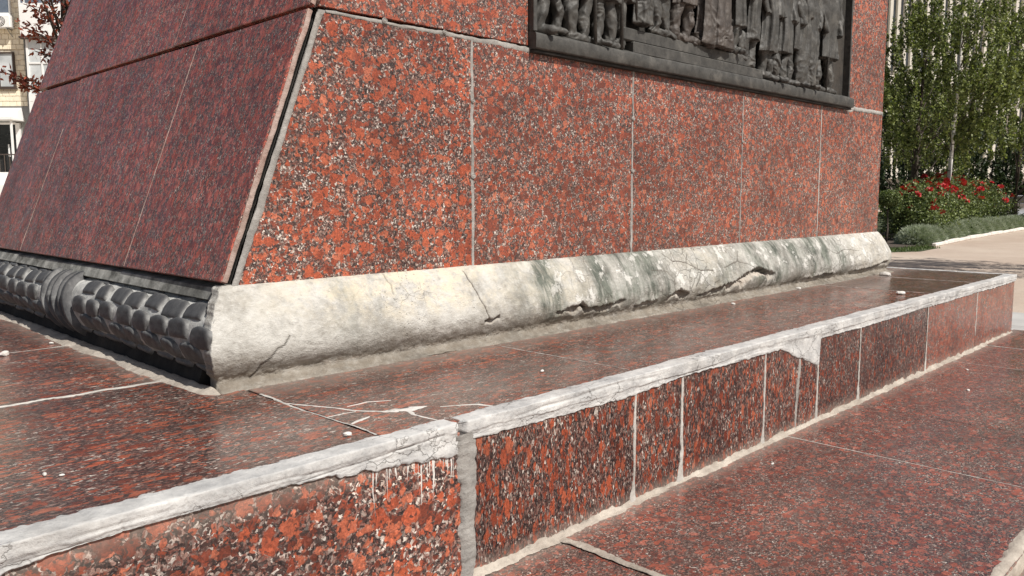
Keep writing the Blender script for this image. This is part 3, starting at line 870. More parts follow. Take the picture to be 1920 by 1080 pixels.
# stains of green-grey rust water running down (x, width, strength)
stain = np.zeros_like(U)
ux = U + .05 * fbm(U * 3, Vv * 7, 0, 3, 61)
for x, wd, a in ((3.05, .10, .25), (3.27, .085, 1.), (3.58, .05, .5), (3.73, .09, .95), (4.0, .10, .5), (4.22, .12, .85), (4.36, .05, .6), (5.08, .10, .45), (5.62, .14, .55), (5.95, .16, .9), (6.22, .09, .7), (6.55, .10, .9), (6.75, .08, .85), (7.05, .12, .35), (1.95, .10, .22), (2.12, .06, .18)):
    stain = np.maximum(stain, 1.7 * a * np.exp(-((ux - x) / wd) ** 2) * (.55 + .6 * fbm(U * 7, Vv * 9, 1, 4, 63)))
band = sst(2.9, 3.3, U) * (1 - sst(7.1, 7.5, U))
stain = np.clip(stain + band * .42 * (.5 + fbm(U * 5, Vv * 7, 3, 4, 66)), 0, 1)
low_dirt = sst(.70, .60, Zp) * .3
stain = np.clip(stain * sst(.56, .64, Zp), 0, 1)
warm = (.95 * np.exp(-((U - 2.4) / .55) ** 2) * sst(.70, .83, Zp) + .5 * np.exp(-((U - 3.35) / .3) ** 2) + .35 * np.exp(-((U - 1.9) / .3) ** 2) * sst(.78, .9, Zp) + .25 * sst(7.0, 7.6, U) + .3 * np.exp(-((U - 4.9) / .4) ** 2))
O_ = po[None, :] + disp * nr[None, :, 0]
Z_ = pz[None, :] + disp * nr[None, :, 1]
Z_[:, -1] = np.minimum(Z_[:, -1], ZT - .002)
Z_[:, -14:] = np.where((bx < 1.36)[:, None] & (oy < -.99)[:, None], np.minimum(Z_[:, -14:], ZT - .003), Z_[:, -14:])
O_[:, -1] += .022 * fbm(pl * 2.2, 5, 0, 4, 70) + .012 * fbm(pl * 20, 5, 0, 3, 71)
O_[:, -2] += .015 * fbm(pl * 2.2, 5, 0, 4, 70)
PX = bx[:, None] + O_ * ox[:, None]
PY = by[:, None] + O_ * oy[:, None]
mit = 1.447 - np.clip(po, 0, .2) * .85 + .010 * fbm(sv * 30, 2, 0, 4, 75)
low = (bx[:, None] < mit[None, :]) & (oy[:, None] < -.99)
dep_in = np.where(low, (mit[None, :] - bx[:, None]), 0)
PX = np.where(low, mit[None, :], PX)
PY = PY + np.where(low, np.minimum(dep_in * 1.2, .06), 0)
me = grid_mesh('plaster_moulding', np.stack([PX, PY, Z_], -1), True)
for k, a in (('stain', stain), ('raw', raw), ('crack', crack), ('warm', np.clip(warm, 0, 1)), ('dirt', np.clip(sst(.76, .62, Zp) * sst(.545, .575, Zp) * (.75 + .7 * fbm(U * 2.2, Vv * 3, 0, 3, 88)), 0, 1)), ('flake', .22 + .78 * sst(2.9, 3.5, U)), ('craq', np.clip(.9 * np.exp(-((U - 4.85) / .55) ** 2) + .8 * np.exp(-((U - 6.9) / .7) ** 2) + .35 * np.exp(-((U - 2.3) / .35) ** 2) * sst(.75, .85, Zp) + .5 * np.exp(-((U - 3.6) / .3) ** 2), 0, 1)), ('foot', np.clip(sst(d[-1] - .15, d[-1] - .05, sv)[None, :] * (1 - .9 * raw), 0, 1))): fattr(me, k, a)
tag(ob('plaster_moulding', me, MAT['plaster']), 'cracked off-white plaster moulding with grey-green stains along the pedestal foot', 'moulding')

# ================================================================== GARLAND
gl = empty('bronze_garland', (1.47, 4.9, ZT), 0, 'dark metal laurel garland of overlapping leaves below the sloping wall', 'garland')
GX, GZ, GR = 1.475, .737, .142
ys = np.arange(2.94, 6.86, .012)
al = np.linspace(R(-80), R(112), 40)
Y, A = np.meshgrid(ys, al, indexing='ij')
rr = GR + .006 * fbm(Y * 7, A * 3, 0, 3, 5) + .002 * fbm(Y * 40, A * 14, 0, 3, 6)
Pg = np.stack([GX - rr * np.cos(A), np.maximum(Y, 3.06 - .14 * np.cos(A)), GZ + rr * np.sin(A)], -1)
place(ob('core', grid_mesh('core', Pg, flip=True), MAT['garland_dust'], gl), gl)
def leaf_mesh(alpha, hw, hl, H, seed):
    nu, nv = 13, 11
    u = np.sin(np.linspace(-1, 1, nu) * math.pi / 2)
    v = np.sin(np.linspace(-1, 1, nv) * math.pi / 2)
    Uu, W = np.meshgrid(u, v, indexing='ij')
    base = np.clip((1 - np.abs(Uu) ** 8), 0, 1) ** .36 * np.clip((1 - np.abs(W) ** 8), 0, 1) ** .36
    lift = .9 + .30 * W - .14 * Uu
    h = H * base * lift + .003 * base * fbm(Uu * 1.6 + seed * 3, W * 1.8, 0, 3, seed) - .004 * (1 - base)
    # engraved veins
    for q in (-.45, .05, .5):
        h -= .003 * base * np.exp(-((Uu - q - .22 * W + .05 * math.sin(seed + q * 9)) / .09) ** 2) * (.4 + .6 * ((seed + int(q * 10)) % 2))
    top = np.clip(W, 0, 1)
    ang = alpha + hw * (W - .20 * np.abs(Uu) ** 2.5 * np.clip(W + .3, 0, 2))
    yy = Uu * hl * (1 - .18 * top ** 2 - .05 * np.clip(-W, 0, 1)) + .004 * np.sin(W * 2 + seed)
    r = GR + h
    me = grid_mesh('leaf', np.stack([-r * np.cos(ang), yy, r * np.sin(ang)], -1), True, flip=True)
    fattr(me, 'edge', np.clip(1.15 - base, 0, 1) ** 1.5)
    return me
rows = [86, 50, 14, -22, -56]
lrng = random.Random(9)
for ri, adeg in enumerate(rows):
    variants = [leaf_mesh(R(adeg + (k - 1.5) * 1.6), R((18.2, 17.0, 18.8, 16.4)[k]), (.092, .086, .094, .089)[k], (.016, .020, .014, .018)[k], ri * 5 + k) for k in range(4)]
    y = 3.05 - .15 * math.cos(R(adeg)) * .9 + .085 + (.1 if ri % 2 else 0)
    while y < 6.8:
        if not (4.48 < y < 5.02):
            o = ob('leaf', variants[lrng.randrange(4)], MAT['leaf_metal'], gl)
            o.location = Vector((GX, y + lrng.uniform(-.012, .012), GZ)) - Vector(gl.location)
            o.rotation_euler = (lrng.uniform(-.05, .05), R(lrng.uniform(-3, 3)), lrng.uniform(-.05, .05))
            s_ = lrng.uniform(.95, 1.03)
            o.scale = (1, s_, 1)
        y += .2
# ribbon binding
for k in range(5):
    y0 = 4.54 + k * .088
    n, mcol = 40, 7
    a = np.linspace(R(-75), R(108), n)
    v = np.linspace(-1, 1, mcol)
    A, W = np.meshgrid(a, v, indexing='ij')
    sk = .07 * np.sin(A * 1.1) + .05 * (A / 2)
    hh = GR + .022 + .016 * np.sqrt(np.clip(1 - np.abs(W) ** 3, 0, 1)) + .003 * fbm(A * 3, W + k, 0, 3, k)
    hh = np.where(np.abs(W) > .99, GR - .01, hh)
    hh = hh - .006 * (k % 2)
    Pr = np.stack([GX - hh * np.cos(A), y0 + sk + W * (.030 - .006 * (k % 3)), GZ + hh * np.sin(A)], -1)
    place(ob('ribbon', grid_mesh('ribbon', Pr), MAT['leaf_metal'], gl), gl)
# crumbly mortar line in front of the garland
ys = np.arange(2.84, 6.9, .008)
P = np.zeros((len(ys), 7, 3))
wv_ = 1 + .5 * fbm(ys * 1.8, 1, 0, 4, 81)
for j, (x, z) in enumerate(((1.375, ZT + .001), (1.362, ZT + .010), (1.345, ZT + .017), (1.325, ZT + .014), (1.30, ZT + .008), (1.285, ZT + .004), (1.27, ZT - .001))):
    P[:, j, 0] = 1.36 + (x - 1.36) * wv_ + .008 * fbm(ys * 26, j * .7, 0, 4, 82)
    P[:, j, 1] = ys
    P[:, j, 2] = z + (.006 * fbm(ys * 20, j, 0, 4, 83) if 0 < j < 6 else 0)
tpr = sst(2.86, 2.97, ys)[:, None]
P[:, :, 0] = 1.345 + (P[:, :, 0] - 1.345) * (.25 + .75 * tpr)
P[:, :, 2] = ZT - .004 + (P[:, :, 2] - ZT + .004) * tpr
fo = ob('mortar_fillet', grid_mesh('mortar_fillet', P), MAT['mortar_sand'])
tag(fo, 'crumbly sandy mortar line on the step in front of the dark garland', 'mortar line')

# ================================================================== RELIEF
rl = empty('bronze_relief', (5.3, YW, RZ0), 0, 'dark bronze relief panel showing booted legs and long coats of standing figures', 'relief')
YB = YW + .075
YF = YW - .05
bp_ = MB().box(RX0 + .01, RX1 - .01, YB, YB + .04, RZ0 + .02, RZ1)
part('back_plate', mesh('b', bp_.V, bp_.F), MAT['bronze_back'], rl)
def boxpart(name, x0, x1, y0, y1, z0_, z1_, m='bronze', c_=.004):
    b = MB().box(x0, x1, y0, y1, z0_, z1_, c_)
    return part(name, mesh(name, b.V, b.F), MAT[m], rl)
boxpart('frame', RX0, RX0 + .028, YF + .012, YB + .02, RZ0 + .09, RZ1)
boxpart('frame', RX1 - .02, RX1, YW - .012, YB + .02, RZ0 + .09, RZ1)
boxpart('frame', RX0, RX1, YF, YB + .02, RZ1, RZ1 + .04)
# sloping ledge, uneven
xs = np.linspace(RX0, RX1 - .002, 420)
P = np.zeros((len(xs), 9, 3))
for j, (y, z) in enumerate(((YB + .02, RZ0), (YF + .004, RZ0 - .001), (YF - .002, RZ0 + .006), (YF - .003, RZ0 + .07), (YF + .002, RZ0 + .080), (YF + .03, RZ0 + .090), (YF + .07, RZ0 + .106), (YB, RZ0 + .118), (YB + .01, RZ0 + .119))):
    P[:, j, 0] = xs
    P[:, j, 1] = y + .0025 * fbm(xs * 9, j * 2, 0, 3, 91)
    P[:, j, 2] = z + (.006 * fbm(xs * 6, j * .4, 0, 3, 92) if j > 3 else .001 * fbm(xs * 20, j, 0, 3, 93))
lg = grid_mesh('ledge', P, True, flip=True)
place(ob('ledge', lg, MAT['bronze'], rl), rl)
for x in (RX0, RX1):
    b = MB().add([(x, q[1], q[2]) for q in P[0 if x == RX0 else -1]], [tuple(range(9)) if x != RX0 else tuple(range(8, -1, -1))])
    part('ledge_end', mesh('e', b.V, b.F), MAT['bronze'], rl)
boxpart('step', 4.10, 5.72, YF + .010, YB + .01, RZ0 + .08, RZ0 + .152, c_=.007)
boxpart('step', 4.02, 5.56, YF + .024, YB + .01, RZ0 + .1525, RZ0 + .228, c_=.007)
boxpart('shadow_strip', RX0 + .004, RX1 - .004, YF + .016, YB + .02, RZ0 - .020, RZ0 - .001, 'dark_core')  # dark strip standing in for the shadow under the ledge

def remeshed(mb, vox=.008):
    me = mesh('tmp', mb.V, mb.F)
    o = bpy.data.objects.new('tmp', me)
    COL.objects.link(o)
    md = o.modifiers.new('r', 'REMESH')
    md.mode = 'VOXEL'
    md.voxel_size = vox
    md.use_smooth_shade = True
    sm = o.modifiers.new('s', 'SMOOTH')
    sm.factor = .5
    sm.iterations = 1
    dg = bpy.context.evaluated_depsgraph_get()
    m2 = bpy.data.meshes.new_from_object(o.evaluated_get(dg))
    bpy.data.objects.remove(o)
    bpy.data.meshes.remove(me)
    return m2

def loft(mb, rings, n=28):
    """rings: list of (cx,cy,cz,rx,ry,foldamp,phase,kfold)"""
    V, F = [], []
    for cx, cy, cz, rx, ry, fa, ph, kf in rings:
        for i in range(n):
            a = 2 * math.pi * i / n
            m = 1 + fa * (math.sin(kf * a + ph) + .5 * math.sin((kf * 2 + 1) * a + ph * 2.3))
            V.append((cx + math.cos(a) * rx * m, cy + math.sin(a) * ry * m, cz))
    for j in range(len(rings) - 1):
        for i in range(n):
            F.append((j * n + i, j * n + (i + 1) % n, (j + 1) * n + (i + 1) % n, (j + 1) * n + i))
    F.append(tuple(range(n - 1, -1, -1)))
    F.append(tuple((len(rings) - 1) * n + i for i in range(n)))
    mb.add(V, F)

def boot(mb, x, y, z, h, r, toe, q, lean=0.):
    """boot with a slack shaft: toe = (dx,dy) foot direction, h shaft height"""
    dx, dy = toe
    L = r * 2.7
    pts = [(x - dx * r * 1.0, y - dy * r * .6, z + r * .45), (x - dx * r * .3, y, z + r * .55), (x + dx * L * .45, y + dy * L * .4, z + r * .55), (x + dx * L * .8, y + dy * L * .7, z + r * .40), (x + dx * L * 1.05, y + dy * L * .9, z + r * .30), (x + dx * L * 1.14, y + dy * L * .97, z + r * .22)]
    mb.tube(pts, [r * .42, r * .66, r * .62, r * .58, r * .42, r * .15], 12)
    rings = []
    nn = 15
    for i in range(nn):
        t_ = i / (nn - 1)
        prof_ = .70 + .42 * math.sin(min(1., t_ * 1.25) * 1.9) * (1 if t_ < .75 else 1.0)
        wr = 1 + .05 * (1 - t_) * ((math.sin(t_ * 23 + q)) ** 3)
        rings.append((x + lean * t_ * h + .016 * math.sin(t_ * 4 + q), y + .006 * math.sin(t_ * 7 + q * 3), z + r * .3 + t_ * h, r * prof_ * wr, r * prof_ * wr, .04, q + t_ * 4, 3))
    loft(mb, rings, 22)

frng = random.Random(21)
def figure(x, z, wd, hem, legs, kind='coat', mat='bronze', q=0., depth=.050, yc=None, top=None, waist=None):
    mb = MB()
    yc = yc if yc is not None else YW - .012
    hgt = 1.02
    top = top or z + hgt
    for (lx, lz, lh, lr, toe) in legs:
        boot(mb, lx, yc + .016, lz, lh, lr * .92, toe, q + lx * 9)
    hw_ = wd / 2 * .93
    rings = []
    n = 16
    sh = z + .80
    for i in range(n):
        t_ = i / (n - 1)
        zz = hem + (sh - hem) * t_
        flare = 1.06 - .22 * math.sin(math.pi * min(1, t_ * 1.1)) + (.06 if t_ > .85 else 0)
        fa = .11 * (1 - t_) ** .5 + .03
        if kind == 'trousers': fa *= .3
        kf = 5 if kind != 'robe' else 7
        rings.append((x + .006 * math.sin(t_ * 7 + q), yc - .012 + .006 * math.sin(t_ * 5 + q), zz, hw_ * flare, depth * (1.0 + .12 * math.sin(t_ * 9 + q)), fa, q + t_ * 1.2, kf))
    if kind != 'trousers':
        loft(mb, rings, 40)
    else:
        for s_ in (-1, 1):
            rg = []
            for i in range(14):
                t_ = i / 13
                zz = z + .02 + (waist - z) * t_
                rg.append((x + s_ * hw_ * (.46 - .10 * t_), yc - .01 * math.sin(t_ * 3), zz, hw_ * (.46 + .12 * math.sin(t_ * 3)) * (1 + .05 * math.sin(t_ * 25 + q)), depth * (.85 + .25 * t_) * (1 + .06 * math.sin(t_ * 21 + s_)), .04, q + s_ + t_ * 3, 4))
            loft(mb, rg, 26)
        # belted jacket
        rg = []
        for i in range(10):
            t_ = i / 9
            zz = waist - .03 + (sh - waist + .03) * t_
            rg.append((x, yc, zz, hw_ * (.98 + .15 * math.sin(t_ * 6)), depth * (1.15 + .1 * math.sin(t_ * 8)), .05, q + t_, 6))
        loft(mb, rg, 32)
    # shoulders, arms and head above
    loft(mb, [(x, yc, sh - .03, hw_ * 1.0, depth, .02, q, 3), (x, yc, sh + .02, hw_ * .9, depth * .9, .02, q, 3), (x, yc, sh + .06, .035, .035, 0, 0, 1), (x, yc - .01, sh + .10, .035, .035, 0, 0, 1)], 20)
    loft(mb, [(x, yc - .012, sh + .09, .03, .03, 0, 0, 1), (x, yc - .014, sh + .12, .048, .048, 0, 0, 1), (x, yc - .014, sh + .16, .052, .052, 0, 0, 1), (x, yc - .012, sh + .20, .03, .03, 0, 0, 1)], 16)
    for s_ in (-1, 1):
        mb.tube([(x + s_ * hw_ * .95, yc - .01, sh), (x + s_ * hw_ * 1.12, yc - .02, sh - .18), (x + s_ * hw_ * .75, yc - .055, sh - .33)], [.042, .036, .026], 10)
    me = remeshed(mb, .0055)
    n_ = len(me.vertices)
    co = np.zeros(n_ * 3)
    me.vertices.foreach_get('co', co)
    co = co.reshape(-1, 3)
    nn_ = np.zeros(n_ * 3)
    me.vertices.foreach_get('normal', nn_)
    nn_ = nn_.reshape(-1, 3)
    lowm = sst(z + .34, z + .14, co[:, 2])
    f = .004 * fbm(co[:, 0] * 22 + q, co[:, 1] * 18, co[:, 2] * 16, 4, int(q * 7) + 3)
    # sharp slanting creases on boots and breeches
    wx_ = .5 * vn(co[:, 0] * 13 + q, co[:, 1] * 13, co[:, 2] * 13, 31)
    wz_ = .9 * vn(co[:, 0] * 9, co[:, 1] * 9 + q, co[:, 2] * 9, 32)
    cr_ = vn(co[:, 0] * 15 + q + wx_ * 2, co[:, 1] * 12, co[:, 2] * 17 + wz_ * 2.4, 8)
    cr2 = vn(co[:, 0] * 34 + q + wx_, co[:, 1] * 24, co[:, 2] * 38 + wz_ * 2, 9)
    f += lowm * (.0065 * (1 - 2.2 * np.abs(cr_)) + .0028 * (1 - 2 * np.abs(cr2)) - .004)
    # long drapery folds on the coats
    fo_ = vn(co[:, 0] * 30 + q + .6 * np.sin(co[:, 2] * 9), co[:, 1] * 6, co[:, 2] * 2.2 + q, 5)
    f += (1 - lowm) * (.0085 * (1 - 2.4 * np.abs(fo_)) - .003)
    co += nn_ * f[:, None]
    me.vertices.foreach_set('co', co.ravel())
    me.update()
    me.polygons.foreach_set('use_smooth', np.ones(len(me.polygons), bool))
    me.materials.clear()
    return place(ob('figure', me, MAT[mat], rl), rl)

LZ = RZ0 + .088
SZ = RZ0 + .228
R_, Lf, Dn = (.9, -.3), (-.8, -.35), (.35, -.9)
figure(3.34, LZ, .22, 2.40, [(3.30, LZ, .24, .046, Dn), (3.43, LZ + .02, .17, .036, R_)], q=.3)
figure(3.60, LZ, .22, 2.44, [(3.56, LZ, .26, .046, R_), (3.68, LZ, .24, .040, R_)], q=1.7)
figure(3.86, LZ, .22, 2.43, [(3.79, LZ, .24, .040, Dn), (3.90, LZ - .002, .27, .046, R_)], q=2.9)
figure(4.04, LZ, .14, 2.46, [(4.03, LZ + .02, .30, .046, Lf)], q=3.3, yc=YW + .0)
figure(4.20, SZ, .185, 2.345, [], q=4.1, top=3.3)
figure(4.44, SZ, .24, 2.56, [(4.36, SZ, .26, .046, R_), (4.47, SZ, .24, .044, R_)], q=5.2)
figure(4.68, SZ, .24, 2.54, [(4.60, SZ, .24, .046, R_), (4.73, SZ, .25, .046, R_)], q=6.3, mat='bronze_brown')
figure(5.05, SZ - .01, .44, 2.318, [(4.86, SZ - .01, .08, .036, Lf), (4.95, SZ - .01, .06, .034, Dn)], kind='robe', mat='bronze_brown', q=7.2, depth=.066)
figure(5.36, SZ - .01, .15, 2.50, [(5.33, SZ, .22, .042, Dn), (5.41, SZ - .03, .22, .036, R_)], q=8.4)
figure(5.56, LZ + .07, .19, 2.435, [(5.50, LZ + .07, .24, .042, R_), (5.60, LZ + .03, .22, .04, R_)], q=9.1)
figure(5.80, LZ, .23, 2.375, [(5.77, LZ + .02, .20, .044, R_), (5.86, LZ, .2, .04, Dn)], q=10.4, depth=.062)
figure(6.05, LZ, .25, 2.40, [(5.98, LZ, .22, .046, Dn), (6.10, LZ, .2, .046, R_)], q=11.2)
figure(6.24, LZ, .12, 2.45, [(6.22, LZ, .25, .042, Dn)], q=11.9, yc=YW + .004)
figure(6.45, LZ, .38, 2.7, [(6.36, LZ, .05, .045, Dn), (6.56, LZ, .05, .045, Dn)], kind='trousers', q=12.7, depth=.062, waist=LZ + .57)
figure(6.86, LZ, .36, 2.45, [(6.69, LZ, .24, .046, R_), (6.93, LZ, .26, .046, R_)], q=13.5)
for (x0, za, x1, zb, y) in ((3.72, LZ, 3.70, 3.25, YF + .004), (3.975, LZ, 3.955, 3.25, YF + .008), (6.80, LZ, 6.90, 3.2, YF + .004), (4.115, 2.36, 4.10, 3.2, YF + .01)):
    b = MB().tube([(x0, y, za), ((x0 + x1) / 2, y, (za + zb) / 2), (x1, y + .01, zb)], .011, 8)
    part('staff', mesh('staff', b.V, b.F, True), MAT['bronze'], rl)

# ================================================================== LOOSE CHIPS
def chip(loc, sz, seed, label):
    r_ = random.Random(seed)
    bm = bmesh.new()
    bmesh.ops.create_icosphere(bm, subdivisions=2, radius=1)
    for v in bm.verts:
        n = v.co.copy()
        v.co *= 1 + .35 * float(fbm(n.x * 1.4 + seed, n.y * 1.4, n.z * 1.4, 3, seed))
        v.co = Vector((v.co.x * sz[0], v.co.y * sz[1], max(v.co.z, -.55) * sz[2]))
    mz = min(v.co.z for v in bm.verts)
    for v in bm.verts: v.co.z -= mz
    me = bpy.data.meshes.new('plaster_chip')
    bm.to_mesh(me)
    bm.free()
    o = ob('plaster_chip', me, MAT['white_filler'], loc=loc, rot=(0, 0, r_.uniform(0, 6)))
    return tag(o, label, 'chip', 'loose plaster chips')
zt_ = ZT + .002
for k, (x, y, s_, z, lb) in enumerate(((1.385, 2.10, .016, zt_, 'small white plaster chip near the filled cracks on the step'), (6.39, 2.18, .034, zt_, 'white plaster chip by the far cement edge of the step'),
        (.985, 4.37, .030, zt_, 'flat white plaster chip at the far left of the step'), (2.495, 2.29, .012, zt_, 'pale sliver of plaster in the middle of the step'),
        (1.237, 4.55, .012, zt_, 'tiny plaster crumb beside the mortar line of the garland'), (7.78, 2.80, .05, zt_, 'flat plaster flake by the far end of the moulding'),
        (6.21, 2.90, .02, zt_, 'dark-sided crumb at the foot of the stained moulding'), (5.0, 2.80, .016, zt_, 'small crumb below the largest hole in the moulding'),
        (5.9, 1.55, .018, .001, 'pale chip on the lower pavement below the dark riser slabs'), (6.6, 1.75, .016, .001, 'pale chip on the lower pavement near the reddish far riser'), (3.6, 1.78, .010, .001, 'tiny crumb on the lower pavement close to the mortar bead'),
        (.61, 2.38, .009, zt_, 'tiny white fleck on the left granite slab of the step'), (.64, 2.34, .007, zt_, 'smaller white fleck on the left granite slab of the step'))):
    chip((x, y, z), (s_, s_ * .6, s_ * .5), 40 + k, lb)

# ================================================================== VEGETATION
def leafmat(name, c0, c1, tr=.35, rough=.5):
    t = T(name)
    r = t.n('NewGeometry', None, 'Random Per Island')
    col = t.ramp(r, [(0, c0), (.6, tuple((a + b) / 2 for a, b in zip(c0, c1))), (1, c1)])
    b = t.n('BsdfPrincipled', {'Base Color': col, 'Roughness': rough, 'Specular IOR Level': .35}, 0)
    tl = t.n('BsdfTranslucent', {'Color': t.mix(1., col, (1.1, 1.25, .6), 'MULTIPLY')}, 0)
    mx = t.n('MixShader', {0: tr, 1: b, 2: tl}, 0)
    t.t.links.new(mx, t.out.inputs[0])
    return t.m
MAT['birch_leaf'] = leafmat('birch_leaf', (.022, .037, .011), (.32, .36, .125), .32)
MAT['dark_leaf'] = leafmat('dark_leaf', (.015, .028, .010), (.045, .065, .022), .2)
MAT['rose_leaf'] = leafmat('rose_leaf', (.03, .05, .017), (.25, .30, .11), .22)
MAT['lavender'] = leafmat('lavender_leaf', (.24, .28, .20), (.46, .50, .38), .15)
MAT['red_leaf'] = leafmat('red_leaf', (.08, .02, .016), (.34, .085, .045), .3)
MAT['rose_red'] = leafmat('rose_petal', (.30, .010, .014), (.62, .045, .05), .2)
MAT['grass'] = leafmat('grass_blade', (.045, .075, .015), (.11, .15, .04), .25)
MAT['bark'] = mortar('dark_bark', (.05, .04, .032), (.11, .09, .075), sc=1.5, dirtiness=.3, dirt=(.02, .018, .015))
def birch_bark():
    t = T('birch_bark')
    P = t.coord(False)
    n = t.noise(t.map(P, (1, 1, 6)), 3, 4, .6)
    col = t.mix(t.rng(n, .56, .64), (.72, .70, .65), (.05, .045, .04))
    return t.fin(col, .8)
MAT['birch_bark'] = birch_bark()

def leaf_cloud(name, C, sz, mat, parent, seed, droop=.5, asp=.6):
    """C (n,3) leaf centres; each a folded diamond of two triangles"""
    r_ = np.random.RandomState(seed)
    n = len(C)
    ax = r_.normal(size=(n, 3))
    ax[:, 2] -= droop * 2
    ax /= np.linalg.norm(ax, axis=1)[:, None]
    b = np.cross(ax, r_.normal(size=(n, 3)))
    b /= np.linalg.norm(b, axis=1)[:, None] + 1e-9
    L = (sz * r_.uniform(.7, 1.3, n))[:, None]
    V = np.stack([C - ax * L * .5, C + b * L * asp * .5, C + ax * L * .5, C - b * L * asp * .5], 1).reshape(-1, 3)
    F = np.arange(n * 4).reshape(-1, 4)
    return ob(name, mesh(name, V, F), mat, parent)

def tree(name, loc, H, base, rad, seed, label, nleaf, leaf=.07, bark='bark', weep=1., trunk_r=.2, leafm='birch_leaf', lean=(0, 0), cat='tree', group=None, clumps=70, zs=(.0, 1.)):
    r_ = np.random.RandomState(seed)
    root = empty(name, loc, 0, label, cat, group)
    mb = MB()
    tp = [(lean[0] * t_ ** 1.5 + .10 * math.sin(t_ * 5 + seed), lean[1] * t_ ** 1.5 + .10 * math.cos(t_ * 4 + seed), H * .93 * t_) for t_ in np.linspace(0, 1, 9)]
    mb.tube(tp, [trunk_r * (1.25 if i == 0 else 1) * (1 - .9 * i / 8) for i in range(9)], 10)
    mb.build('trunk', MAT[bark], root, True)
    lb = MB()
    ends = []
    for k in range(clumps):
        t_ = r_.uniform(.25, 1.)
        a = r_.uniform(0, 2 * math.pi)
        zc = base + (H - base) * r_.beta(1.3, 1.2)
        prof_ = math.sin(math.pi * min(1, max(.06, ((zc - base) / (H - base)) * .80 + .16))) ** .7
        rr_ = rad * prof_ * math.sqrt(r_.uniform(.12, 1))
        e = np.array([math.cos(a) * rr_, math.sin(a) * rr_, zc])
        s0 = max(.12, min(.93, (zc - rr_ * .9) / H))
        i = s0 * 8
        p0 = np.array(tp[int(i)]) * (1 - i % 1) + np.array(tp[min(8, int(i) + 1)]) * (i % 1)
        mid = (p0 + e) / 2 + np.array([0, 0, .25])
        if k < clumps * .55: lb.tube([p0, mid, e], [trunk_r * .17, trunk_r * .09, .010], 5, False)
        ends.append(e)
    lb.build('branch', MAT['bark'], root, True)
    ends = np.array(ends)
    per = nleaf // len(ends)
    C = []
    for e in ends:
        cr = rad * r_.uniform(.10, .24)
        ns = max(6, per // 52)
        so_ = r_.normal(size=(ns, 3)) * cr * np.array([.75, .75, .5])
        ln = r_.uniform(.35, 1.7, ns) * weep
        for s_, l_ in zip(so_, ln):
            m_ = per // ns
            tt = r_.uniform(0, 1, m_)
            q = e + s_ + np.stack([r_.normal(size=m_) * .048, r_.normal(size=m_) * .048, -tt * l_ + r_.normal(size=m_) * .05], 1)
            C.append(q)
    C = np.concatenate(C)
    C = C[C[:, 2] > base * .75]
    leaf_cloud('crown', C, leaf, MAT[leafm], root, seed + 1, .4)
    return root

FH = Vector((.7107, .7035, 0))
RH = Vector((.7035, -.7107, 0))
def at(D, u, z=ZG):
    v = FH * D + RH * u
    return (v.x, v.y, z)
tree('birch_tree', at(32, 15.92), 8.4, 3.2, 4.3, 5, 'weeping birch with a dark trunk right beside the pedestal edge', 40000, .12, 'bark', .75, .17, clumps=46)
tree('birch_tree', at(29.5, 15.93), 9.2, 4.6, 2.8, 12, 'white-trunked birch behind the red rose bushes', 14000, .11, 'birch_bark', .7, .10, clumps=30)
tree('birch_tree', at(38, 23.7), 9.6, 3.2, 4.6, 18, 'weeping tree with dark trunk at the right border', 38000, .13, 'bark', .75, .12, clumps=46)
tree('park_tree', at(52, 25.5), 8.0, .6, 4.6, 25, 'dark leafy tree far behind the birches on the left', 22000, .19, 'bark', .8, .25, 'dark_leaf', group='dark trees beyond the lawn')
tree('park_tree', at(56, 31.0), 7.0, .6, 4.6, 31, 'dark leafy tree far behind the white birch trunk', 22000, .19, 'bark', .8, .25, 'dark_leaf', group='dark trees beyond the lawn')
tree('park_tree', at(54, 35.5), 5.5, .6, 4.0, 37, 'lower dark leafy tree behind the parked cars on the right', 18000, .19, 'bark', .8, .25, 'dark_leaf', group='dark trees beyond the lawn')
tree('path_tree', (18.6, 1.0, ZG), 6.4, 3.9, 2.0, 44, 'small tree beside the sandy path casting a dappled shadow', 12000, .09, 'bark', .5, .10)

# round topiary
tp = empty('topiary_tree', at(25, 11.62), 0, 'small round-headed topiary tree on a thin stem next to the pedestal', 'topiary')
MB().tube([(-.06, 0, 0), (.02, 0, .45), (.0, .02, .95), (.05, 0, 1.25)], [.035, .03, .026, .02], 7).build('trunk', MAT['bark'], tp, True)
r_ = np.random.RandomState(3)
v = r_.normal(size=(7000, 3))
v /= np.linalg.norm(v, axis=1)[:, None]
v *= (.36 * r_.uniform(.35, 1.05, 7000) ** .4)[:, None] * np.array([1, 1, .72])
v *= (1 + .12 * fbm(v[:, 0] * 7, v[:, 1] * 7, v[:, 2] * 7, 2, 3))[:, None]
leaf_cloud('crown', v + np.array([.03, 0, 1.38]), .05, MAT['rose_leaf'], tp, 4, .2)

# lawn, bed and curb
MAT['lawn'] = plain('lawn_soil', (.050, .065, .022), .95, .35, 1.5)
MAT['soil'] = plain('bed_soil', (.06, .045, .032), .95, .3, 2.)
lw = [(21.6, 7.75), (22.6, 7.25), (24.4, 7.38), (24.9, 7.75), (27, 9.2), (44, 10.6), (70, 14), (90, 60), (30, 80), (18.5, 30), (17.5, 12)]
b = MB().add([(x, y, ZG + .006) for x, y in lw], [tuple(range(len(lw)))])
tag(b.build('lawn', MAT['lawn']), kind='structure')
bd = [(24.2, 7.95), (25.2, 7.78), (28.7, 8.12), (33.7, 8.48), (46.5, 9.1), (47, 12.2), (33, 12.4), (24.0, 11.2), (22.9, 9.2)]
b = MB().add([(x, y, ZG + .014) for x, y in bd], [tuple(range(len(bd)))])
tag(b.build('flower_bed', MAT['soil']), kind='structure')
r_ = np.random.RandomState(8)
n = 26000
